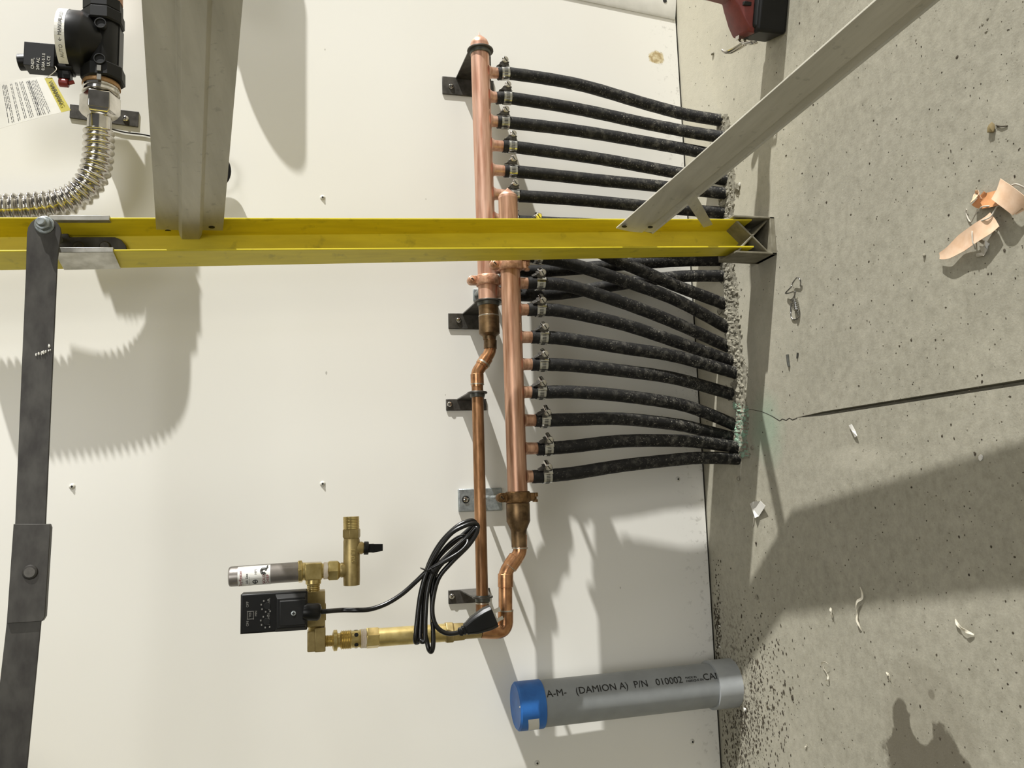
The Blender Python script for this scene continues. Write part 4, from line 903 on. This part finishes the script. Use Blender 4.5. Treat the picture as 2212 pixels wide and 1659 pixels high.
# ------------------------------------------------------------ grey conduit stub with blue cap
f0 = fl(1591, 1479); base = Vector((f0.x, -.080, 0)); top = at(1113, 1526, -.085)
cs = thing('conduit_stub', 'grey plastic pipe rising from the floor by the wall with a blue taped cap', 'pipe', base)
dc = (top - base).normalized(); Lc = (top - base).length; rC = .0525
b = MB(); b.cyl(base - dc * .01, base + dc * (Lc - .004), rC, 48); pp = b.build('pipe', 'pvc', cs)
b = MB(); Lk = .062; b.lathe(base - dc * .01, dc, [(0, rC + .0062), (Lk + .008, rC + .0062), (Lk + .0105, rC + .006), (Lk + .0105, rC)], 48); b.build('collar', 'pvc_light', cs)
b = MB(); b.lathe(base + dc * (Lc - .062), dc, [(0, rC + .0005), (0, rC + .0022), (.030, rC + .0026), (.058, rC + .0022), (.062, rC - .002), (.0605, rC - .006), (.061, 0)], 48); cp = b.build('cap', 'blue', cs)
e1 = (-Y - dc * (-Y).dot(dc)).normalized(); e2 = (X - dc * X.dot(dc)); e2 = (e2 - e1 * e2.dot(e1)).normalized()
# sticker on the cap
b = MB(); r_ = rC + .0032; c0 = base + dc * (Lc - .048)
for i in range(10):
    A0, A1 = radians(-62 + i * 4.3), radians(-62 + (i + 1) * 4.3)
    w0, w1 = e1 * cos(A0) * r_ + e2 * sin(A0) * r_, e1 * cos(A1) * r_ + e2 * sin(A1) * r_; sh = dc * (i * .0006)
    b.add([c0 + w0 + sh, c0 + w1 + sh, c0 + w1 + dc * .026 + sh, c0 + w0 + dc * .026 + sh], [(0, 1, 2, 3)])
b.build('sticker', 'tag', cp)
b = MB(); b.rock(base + dc * (Lc - .001) + e1 * (rC - .006) + e2 * .010, .003); b.build('paint_fleck', 'white_bit', cp)
# printing: reads downwards, letters stand up towards +X
a0 = radians(28)
n1 = e1 * cos(a0) + e2 * sin(a0); n2 = -e1 * sin(a0) + e2 * cos(a0)
def pipe_text(txt, u, size, shift=0.0):
    tt = (u - 1113) / (1591 - 1113); P = base + dc * (Lc * (1 - tt))
    lettering(txt, size, 'printing', 'black_print', pp, -dc, n2, P, extrude=.0002, bend=(0, 0, rC + .0009, n1 * cos(shift) + n2 * sin(shift), n2 * cos(shift) - n1 * sin(shift)))
for txt, u, s_, sh in (('A-M-', 1168, .0235, 0), ('(DAMION A)', 1228, .0235, 0), ('P/N', 1352, .0235, 0), ('010002', 1400, .0235, 0), ('CAN', 1506, .0235, 0), ('MADE IN', 1467, .0075, .15), ('FABRIQUE EN', 1467, .0075, .0)):
    pipe_text(txt, u, s_, sh)

# ------------------------------------------------------------ cordless tool standing on its battery (top edge)
B0 = fl(1698, 76)
td = thing('cordless_drill', 'red and black cordless drill standing on its battery at the top photo edge', 'drill', B0)
yaw = radians(-17); ca, sa = cos(yaw), sin(yaw); ax = (Vector((ca, sa, 0)), Vector((-sa, ca, 0)), Z)
L = lambda x, y, z: B0 + ax[0] * x + ax[1] * y + Z * z
def lbox(c, h): return (L(*c), h, ax)
# local x runs away to the right of the room, the end x = 0 is the one seen in the photo, +y is towards the wall
b = MB(); b.box(*lbox((.068, .040, .036), (.066, .042, .036))); b.box(*lbox((.070, .040, .070), (.060, .036, .008))); b.build('battery', 'black_matte', td, bevel=.009, seg=3)
rg = []
for z, x0, x1, y0, y1 in ((.064, .002, .132, .010, .090), (.084, .005, .130, .013, .092), (.096, .024, .126, .018, .092), (.108, .048, .122, .022, .090), (.124, .070, .118, .028, .080), (.190, .074, .120, .030, .070)):
    rg.append([L(x0 + .008, y0, z), L(x1 - .008, y0, z), L(x1, y0 + .008, z), L(x1, y1 - .008, z), L(x1 - .008, y1, z), L(x0 + .008, y1, z), L(x0, y1 - .008, z), L(x0, y0 + .008, z)])
b = MB(); b.loft(rg); hb = b.build('handle', 'red_tool', td, bevel=.003)
b = MB(); b.box(*lbox((.104, .052, .160), (.030, .024, .030))); b.build('grip', 'black_matte', td, bevel=.008)
b = MB(); b.cyl(L(.09, .05, .225), L(.22, .05, .225), .032, 24, ch=.006); b.build('motor_housing', 'red_tool', td)
b = MB(); b.cyl(L(.22, .05, .225), L(.27, .05, .225), .022, 24, ch=.004); b.build('chuck', 'black_plastic', td)
for k in range(2):
    b = MB(); b.box(*lbox((.060 + .018 * k, .0145, .094), (.004, .004, .009))); b.build('vent_slot', 'slot', hb, bevel=.001)
b = MB()
Pc = [L(.006, .066, .072), L(-.004, .064, .072), L(-.012, .052, .074), L(-.018, .030, .076), L(-.020, .006, .074)]
Pd = [L(-.012, .060, .074), L(-.020, .078, .084), L(-.024, .096, .094), L(-.018, .106, .098)]
for w_ in (-1, 1):
    b.tube(spline([P + Z * (.0065 * w_) for P in Pc], 5), .0026, 8, flat=1.6)
b.tube(spline(Pd, 6), .0030, 8, flat=1.8); b.tube(spline([P - Z * .009 for P in Pd[:3]] + [Pd[3]], 6), .0026, 8, flat=1.6)
b.tube(spline([Pc[-1] - Z * .0065, Pc[-1] - ax[0] * .003, Pc[-1] + Z * .0065], 5), .0026, 8); b.box(L(.004, .066, .072), (.006, .008, .012), ax)
b.build('belt_hook', 'chrome', td)

# ------------------------------------------------------------ broken concrete along the hoses
edge = [(1556, 246), (1560, 300), (1566, 350), (1572, 410), (1566, 450), (1572, 500), (1562, 560), (1572, 600), (1578, 640), (1576, 680), (1582, 720), (1586, 760), (1596, 800), (1592, 850), (1600, 900), (1596, 945), (1604, 990)]
rnd = random.Random(11)
def edge_at(t):
    f_ = t * (len(edge) - 1); i = min(int(f_), len(edge) - 2); f_ -= i
    return edge[i][0] * (1 - f_) + edge[i + 1][0] * f_, edge[i][1] * (1 - f_) + edge[i + 1][1] * f_
random.seed(5); b = MB()
for k in range(1100):
    t = rnd.random(); u, v = edge_at(t); u += rnd.gauss(0, 8) + 1; v += rnd.gauss(0, 3); P = fl(u, v); r_ = abs(rnd.gauss(0, .0028)) + .0014
    if .0 < t < .18: r_ *= .6
    b.cur = 1 if (870 < v < 995 and rnd.random() < .62) else 0
    b.rock(P + Z * r_ * .25, r_, (1.2, 1.2, .7))
o = b.build('concrete_rubble', ['rubble', 'rubble_green'], origin=fl(1580, 620), smooth=0); tag(o, 'crumbled concrete heaped along the floor where the black hoses come up', 'rubble', kind='stuff')
b = MB()                                                                # low ragged ridge under the crumbs
N = 320; ringA = []; ph = [rnd.random() * 6.3 for _ in range(6)]
wob = lambda t, k: sum(sin(t * f_ * 6.283 + ph[(i + k) % 6]) for i, f_ in enumerate((7, 17, 29, 53))) * .25
for i in range(N + 1):
    t = i / N; u, v = edge_at(t); g_ = .35 if t < .25 else 1.0; row = []
    for k, (du, hh) in enumerate(((-12, -.004), (-9, .001), (-4, .003), (0, .004), (4, .003), (9, .0018), (14, .001), (18, .0003), (20, -.004))):
        P = fl(u + du + 3 * wob(t, k) + rnd.gauss(0, 1.0), v); row.append(P + Z * (hh * (g_ * (1 + .55 * wob(t * 1.3, k + 2) + rnd.gauss(0, .2)) if hh > 0 else 1)))
    ringA.append(row)
b.loft(ringA); nr = 9
for i in range(len(b.mi)):
    v = edge_at(min(i // nr / N, .999))[1]
    if 875 < v < 985 and rnd.random() < .4: b.mi[i] = 1
o = b.build('concrete_ridge', ['rubble', 'rubble_green'], origin=fl(1580, 620), smooth=25); tag(o, 'ragged lip of broken concrete running along the foot of the black hoses', 'rubble', kind='stuff')
b = MB(); random.seed(9); b.rock(fl(1584, 846) + Z * .009, .010, (.8, .8, 1.1)); o = b.build('pebble', 'rubble_green', origin=fl(1584, 846), smooth=50); tag(o, 'pale green pebble in the rubble below the sixth front hose', 'pebble', 'pebbles')
b = MB(); b.rock(fl(1598, 1034) + Z * .004, .006, (1, 1.3, .7)); o = b.build('pebble', 'rubble', origin=fl(1598, 1034), smooth=50); tag(o, 'small grey pebble on the floor just past the leftmost hose', 'pebble', 'pebbles')

# dirt by the conduit and grit over the floor
b = MB()
for k in range(1700):
    if k < 1050: u, v = 1600 + abs(rnd.gauss(0, 48)), rnd.gauss(1530, 95)
    elif k < 1380: u, v = rnd.gauss(1545 + (k % 5) * 2, 4), (rnd.gauss(1330, 25) if k % 2 else rnd.gauss(1400, 40)) if k % 3 else rnd.uniform(1210, 1440)
    else: u, v = rnd.uniform(1560, 1612), rnd.uniform(1500, 1659)
    if (u - 1575) ** 2 / 45 ** 2 + (v - 1478) ** 2 / 60 ** 2 < 1: continue
    P = fl(u, v)
    if P.y > -.003: continue
    r_ = min(abs(rnd.gauss(0, .0012)) + .0007, .0045); b.rock(P + Z * r_ * .2, r_, (rnd.uniform(.6, 2.4), rnd.uniform(.5, 1.4), .4))
o = b.build('dirt_crumbs', 'dirt', origin=fl(1640, 1530), smooth=0); tag(o, 'dark dirt crumbs scattered round the foot of the grey pipe and along the wall', 'dirt', kind='stuff')
b = MB()
for k in range(1500):
    u, v = rnd.uniform(1480, 2212), rnd.uniform(0, 1659); P = fl(u, v)
    if P.y > -.02: continue
    r_ = min(abs(rnd.gauss(0, .0006)) + .0004, .0021); b.cur = 1 if rnd.random() < .3 else 0
    b.rock(P + Z * r_ * .2, r_, (rnd.uniform(.7, 2.0), rnd.uniform(.7, 1.8), .5))
o = b.build('floor_grit', ['dirt', 'rubble'], origin=fl(1900, 900), smooth=0); tag(o, 'fine grit sprinkled over the whole concrete floor', 'grit', kind='stuff')

# ------------------------------------------------------------ litter
def ribbon(pts, width, name, mat, label, cat, group=None, th=.0008, parent=None, widths=None, tilt=None):
    """A strip of stuff lying on the floor: centre line points (u, v, height); its width lies across the line."""
    cl = spline([fl(u, v, h) for u, v, h in pts], 8); n_ = len(cl); b = MB(); rg = []
    for i, P in enumerate(cl):
        d = (cl[min(i + 1, n_ - 1)] - cl[max(i - 1, 0)]).normalized(); s_ = d.cross(Z).normalized(); f_ = i / (n_ - 1)
        w_ = width * (widths(f_) if widths else 1) / 2
        if tilt: s_ = (s_ * cos(tilt(f_)) + Z * sin(tilt(f_))).normalized()
        nn = d.cross(s_); crown = nn * (w_ * .12)
        rg.append([P - s_ * w_, P + crown, P + s_ * w_, P + s_ * w_ + nn * -th, P + crown - nn * th, P - s_ * w_ - nn * th])
    b.loft(rg); o = b.build(name, mat, parent, origin=None if parent else fl(pts[0][0], pts[0][1]), smooth=60)
    if not parent: tag(o, label, cat, group)
    return o
ribbon([(2030, 553, .008), (2050, 545, .012), (2080, 523, .012), (2110, 502, .015), (2135, 486, .012), (2149, 474, .010)], .030, 'fabric_strip', 'peach', 'peach fabric strip lying straight, pinched at one end, on the concrete floor', 'fabric strip', 'peach fabric strips', widths=lambda f: .34 + .66 * min(1, f * 2.6))
ff = ribbon([(2152, 408, .016), (2166, 418, .022), (2185, 432, .020), (2205, 448, .014), (2214, 455, .008)], .032, 'fabric_strip', 'peach', 'peach fabric strip folded over to show its orange back, at the right photo edge', 'fabric strip', 'peach fabric strips')
ribbon([(2112, 428, .010), (2125, 434, .006), (2145, 430, .009), (2168, 424, .012)], .026, 'backing', 'orange_skin', '', '', parent=ff, tilt=lambda f: .25)
ribbon([(2100, 430, .012), (2106, 425, .016), (2113, 420, .012), (2116, 424, .006)], .016, 'curled_end', 'peach', '', '', parent=ff, tilt=lambda f: .5)
def strand(pts, r, name, mat, label, cat, group=None, n_=8):
    b = MB(); b.tube(spline([fl(u, v, h) for u, v, h in pts], 8), r, n_); o = b.build(name, mat, origin=fl(pts[0][0], pts[0][1])); return tag(o, label, cat, group)
strand([(2088, 452, .004), (2087, 460, .002), (2092, 474, .002), (2098, 479, .003), (2104, 468, .006), (2115, 452, .010), (2124, 446, .012), (2138, 445, .012)], .0011, 'loose_thread', 'thread', 'short grey thread hooked round beside the folded peach fabric strip', 'thread', 'threads')
strand([(2170, 443, .010), (2155, 445, .012), (2148, 455, .010), (2140, 468, .012), (2128, 474, .014), (2114, 479, .012), (2103, 488, .008), (2100, 503, .015), (2101, 520, .016), (2104, 530, .014), (2107, 538, .005)], .0011, 'loose_thread', 'thread', 'long grey thread winding across the straight peach fabric strip', 'thread', 'threads')
strand([(2180, 406, .003), (2185, 401, .008), (2195, 398, .012), (2206, 402, .008), (2213, 406, .004)], .0013, 'loose_thread', 'thread', 'grey thread arching up behind the folded strip at the photo edge', 'thread', 'threads')
def scrap(poly, h, name, mat, label, cat, group=None, curl=.004):
    P = [fl(u, v, h + curl * (i % 2)) for i, (u, v) in enumerate(poly)]; b = MB(); b.prism(P, (0, 0, .0007)); o = b.build(name, mat, origin=fl(*poly[0]), smooth=0); return tag(o, label, cat, group)
scrap([(2116, 531), (2127, 533), (2133, 540), (2126, 552), (2110, 555), (2109, 548), (2121, 545)], .003, 'paper_scrap', 'thread', 'torn grey scrap beside the straight peach fabric strip', 'scrap')
random.seed(21)
for (u, v, r_, sc, m_, nm, l, ct) in ((2133, 530, .0055, (1.5, 1, .8), 'white_bit', 'foam_crumb', 'bright white crumb next to the torn grey scrap and peach strip', 'crumb'),
    (2145, 276, .008, (1.2, 1, .5), 'nutshell', 'shell_fragment', 'small brown shell fragment with a twig, upper right of the floor', 'fragment'),
    (1998, 552, .0035, (1, 1, .9), 'rubble', 'stone_chip', 'tiny grey stone chip to the left of the pinched end of the peach strip', 'chip'),
    (2120, 988, .0042, (1.5, 1, .6), 'white_bit', 'white_crumb', 'small white crumb above the dark floor shadow, farther right', 'crumb'), (2117, 990, .003, (1, 1, .6), 'white_bit', None, '', ''),
    (1541, 398, .0050, (1.2, 1, .8), 'white_bit', None, '', ''), (1599, 399, .0048, (1.3, 1, .8), 'white_bit', 'plaster_chip', 'white plaster chip on the floor between hose ends and ladder foot bar', 'chip'),
    (1541, 116, .0052, (1, 1.1, .9), 'rubble', 'grey_stone', 'grey stone near the drill casting a short shadow', 'stone'), (1782, 1445, .004, (1, 1, .6), 'white_bit', None, '', ''),
    (1786, 930 + 55, .0035, (1, 1, .7), 'rubble', None, '', ''), (1611, 1532, .006, (1, 1.2, .5), 'white_bit', 'white_flake', 'white flake touching the foot of the grey pipe', 'flake'),
    (1556, 1352, .0045, (.6, 1.4, .4), 'white_bit', 'white_chip', 'white chip by the wall base above the grey pipe, nearer the rubble', 'chip'), (1556, 1397, .0042, (.6, 1.3, .4), 'white_bit', 'white_chip', 'white chip by the wall base closest to the grey pipe collar', 'chip'),
    (1634, 1173, .004, (1, 1, .5), 'dirt', 'dark_blot', 'round dark crumb on the floor left of the paper scrap', 'crumb'), (1636, 1290, .0055, (1.2, 1, .7), 'rubble', 'mortar_lump', 'grey mortar lump on the floor in the shaded band above the pipe', 'lump'), (1567, 1195, .004, (1.1, 1, .6), 'rubble', None, '', '')):
    if nm is None: continue
    b = MB(); b.rock(fl(u, v) + Z * r_ * .4, r_, sc); o = b.build(nm, m_, origin=fl(u, v), smooth=40); tag(o, l, ct)
strand([(2152, 271, .001), (2162, 273, .002), (2176, 272, .001)], .0010, 'twig', 'dirt', 'thin dark twig beside the brown shell fragment', 'twig')
scrap([(1834, 919), (1840, 916), (1848, 931), (1852, 942), (1847, 945), (1840, 930)], .003, 'foam_sliver', 'white_bit', 'narrow white sliver on the floor just below the saw cut', 'sliver', curl=.002)
scrap([(1620, 1088), (1629, 1083), (1643, 1082), (1654, 1093), (1640, 1115), (1631, 1119), (1626, 1100)], .003, 'paper_scrap', 'tag', 'folded white paper scrap on the floor left of the hose ends', 'scrap', curl=.006)
strand([(1628, 1116, .003), (1628, 1128, .002), (1626, 1137, .001)], .0010, 'paper_string', 'thread', 'short stiff string sticking out from the folded paper scrap', 'string')
def shaving(pts, w_, l, grp='pale shavings on the floor'):
    ribbon(pts, w_, 'shaving', 'shaving', l, 'shaving', grp, th=.0004, widths=lambda f: .25 + .75 * sin(pi * min(max(f, .05), .95)), tilt=lambda f: .5 * sin(f * 9))
shaving([(1858, 1268, .002), (1862, 1280, .005), (1862, 1292, .004), (1852, 1299, .006), (1849, 1312, .006), (1852, 1327, .004), (1851, 1339, .005), (1856, 1352, .004), (1861, 1362, .001)], .0058, 'longest pale curly shaving, winding across the edge of the floor shadow')
shaving([(2064, 1337, .002), (2068, 1348, .003), (2078, 1358, .005), (2090, 1365, .005), (2104, 1371, .002)], .0062, 'pale shaving curving to the right edge side of the floor')
shaving([(1789, 1434, .006), (1781, 1430, .009), (1775, 1433, .006), (1780, 1445, .003), (1788, 1459, .003), (1788, 1468, .005), (1783, 1471, .003)], .0045, 'hook shaped pale shaving between the grey pipe and the wet patch')
shaving([(1914, 1452, .003), (1921, 1460, .004), (1922, 1470, .001)], .005, 'short bright shaving above the wet patch')
shaving([(1793, 1313, .004), (1796, 1322, .007), (1797, 1334, .003)], .008, 'stubby twisted shaving beside the longest curly one')
shaving([(1742, 1608, .003), (1739, 1616, .002)], .005, 'tiny white shaving to the left of the wet patch')
for i, (pts, l) in enumerate((([(1701, 766, .002), (1703, 784, .002), (1705, 792, .001)], 'thicker of the two metal pins on the floor below the twisted wire'), ([(1723, 762, .002), (1722, 774, .001)], 'thinner of the two metal pins on the floor below the twisted wire'))):
    strand(pts, (.0032, .0020)[i], 'metal_pin', 'grey_steel', l, 'pin', 'metal pins')
# twisted wire with a coiled end
b = MB(); b.tube(spline([fl(u, v, h) for u, v, h in ((1729, 618, .001), (1729, 606, .006), (1722, 600, .010), (1712, 612, .006), (1709, 620, .012), (1697, 633, .006), (1705, 633, .010), (1718, 630, .006), (1714, 643, .004), (1708, 648, .004))], 8), .0016, 8)
w0 = fl(1716, 646, .007); w1 = fl(1721, 672, .007); d = (w1 - w0).normalized(); s_ = d.cross(Z).normalized(); N = 6 * 12
b.tube([w0 + (w1 - w0) * (i / N) + s_ * cos(i * 2 * pi / 12) * .0052 + Z * sin(i * 2 * pi / 12) * .0052 for i in range(N + 1)], .0016, 7)
b.tube(spline([fl(u, v, h) for u, v, h in ((1722, 672, .004), (1725, 682, .003), (1719, 690, .002), (1711, 688, .002), (1708, 675, .002), (1709, 655, .004))], 8), .0014, 7)
o = b.build('twisted_wire', 'steel', origin=fl(1715, 650)); tag(o, 'twisted piece of pale wire with a coiled end on the floor by the ladder foot', 'wire')
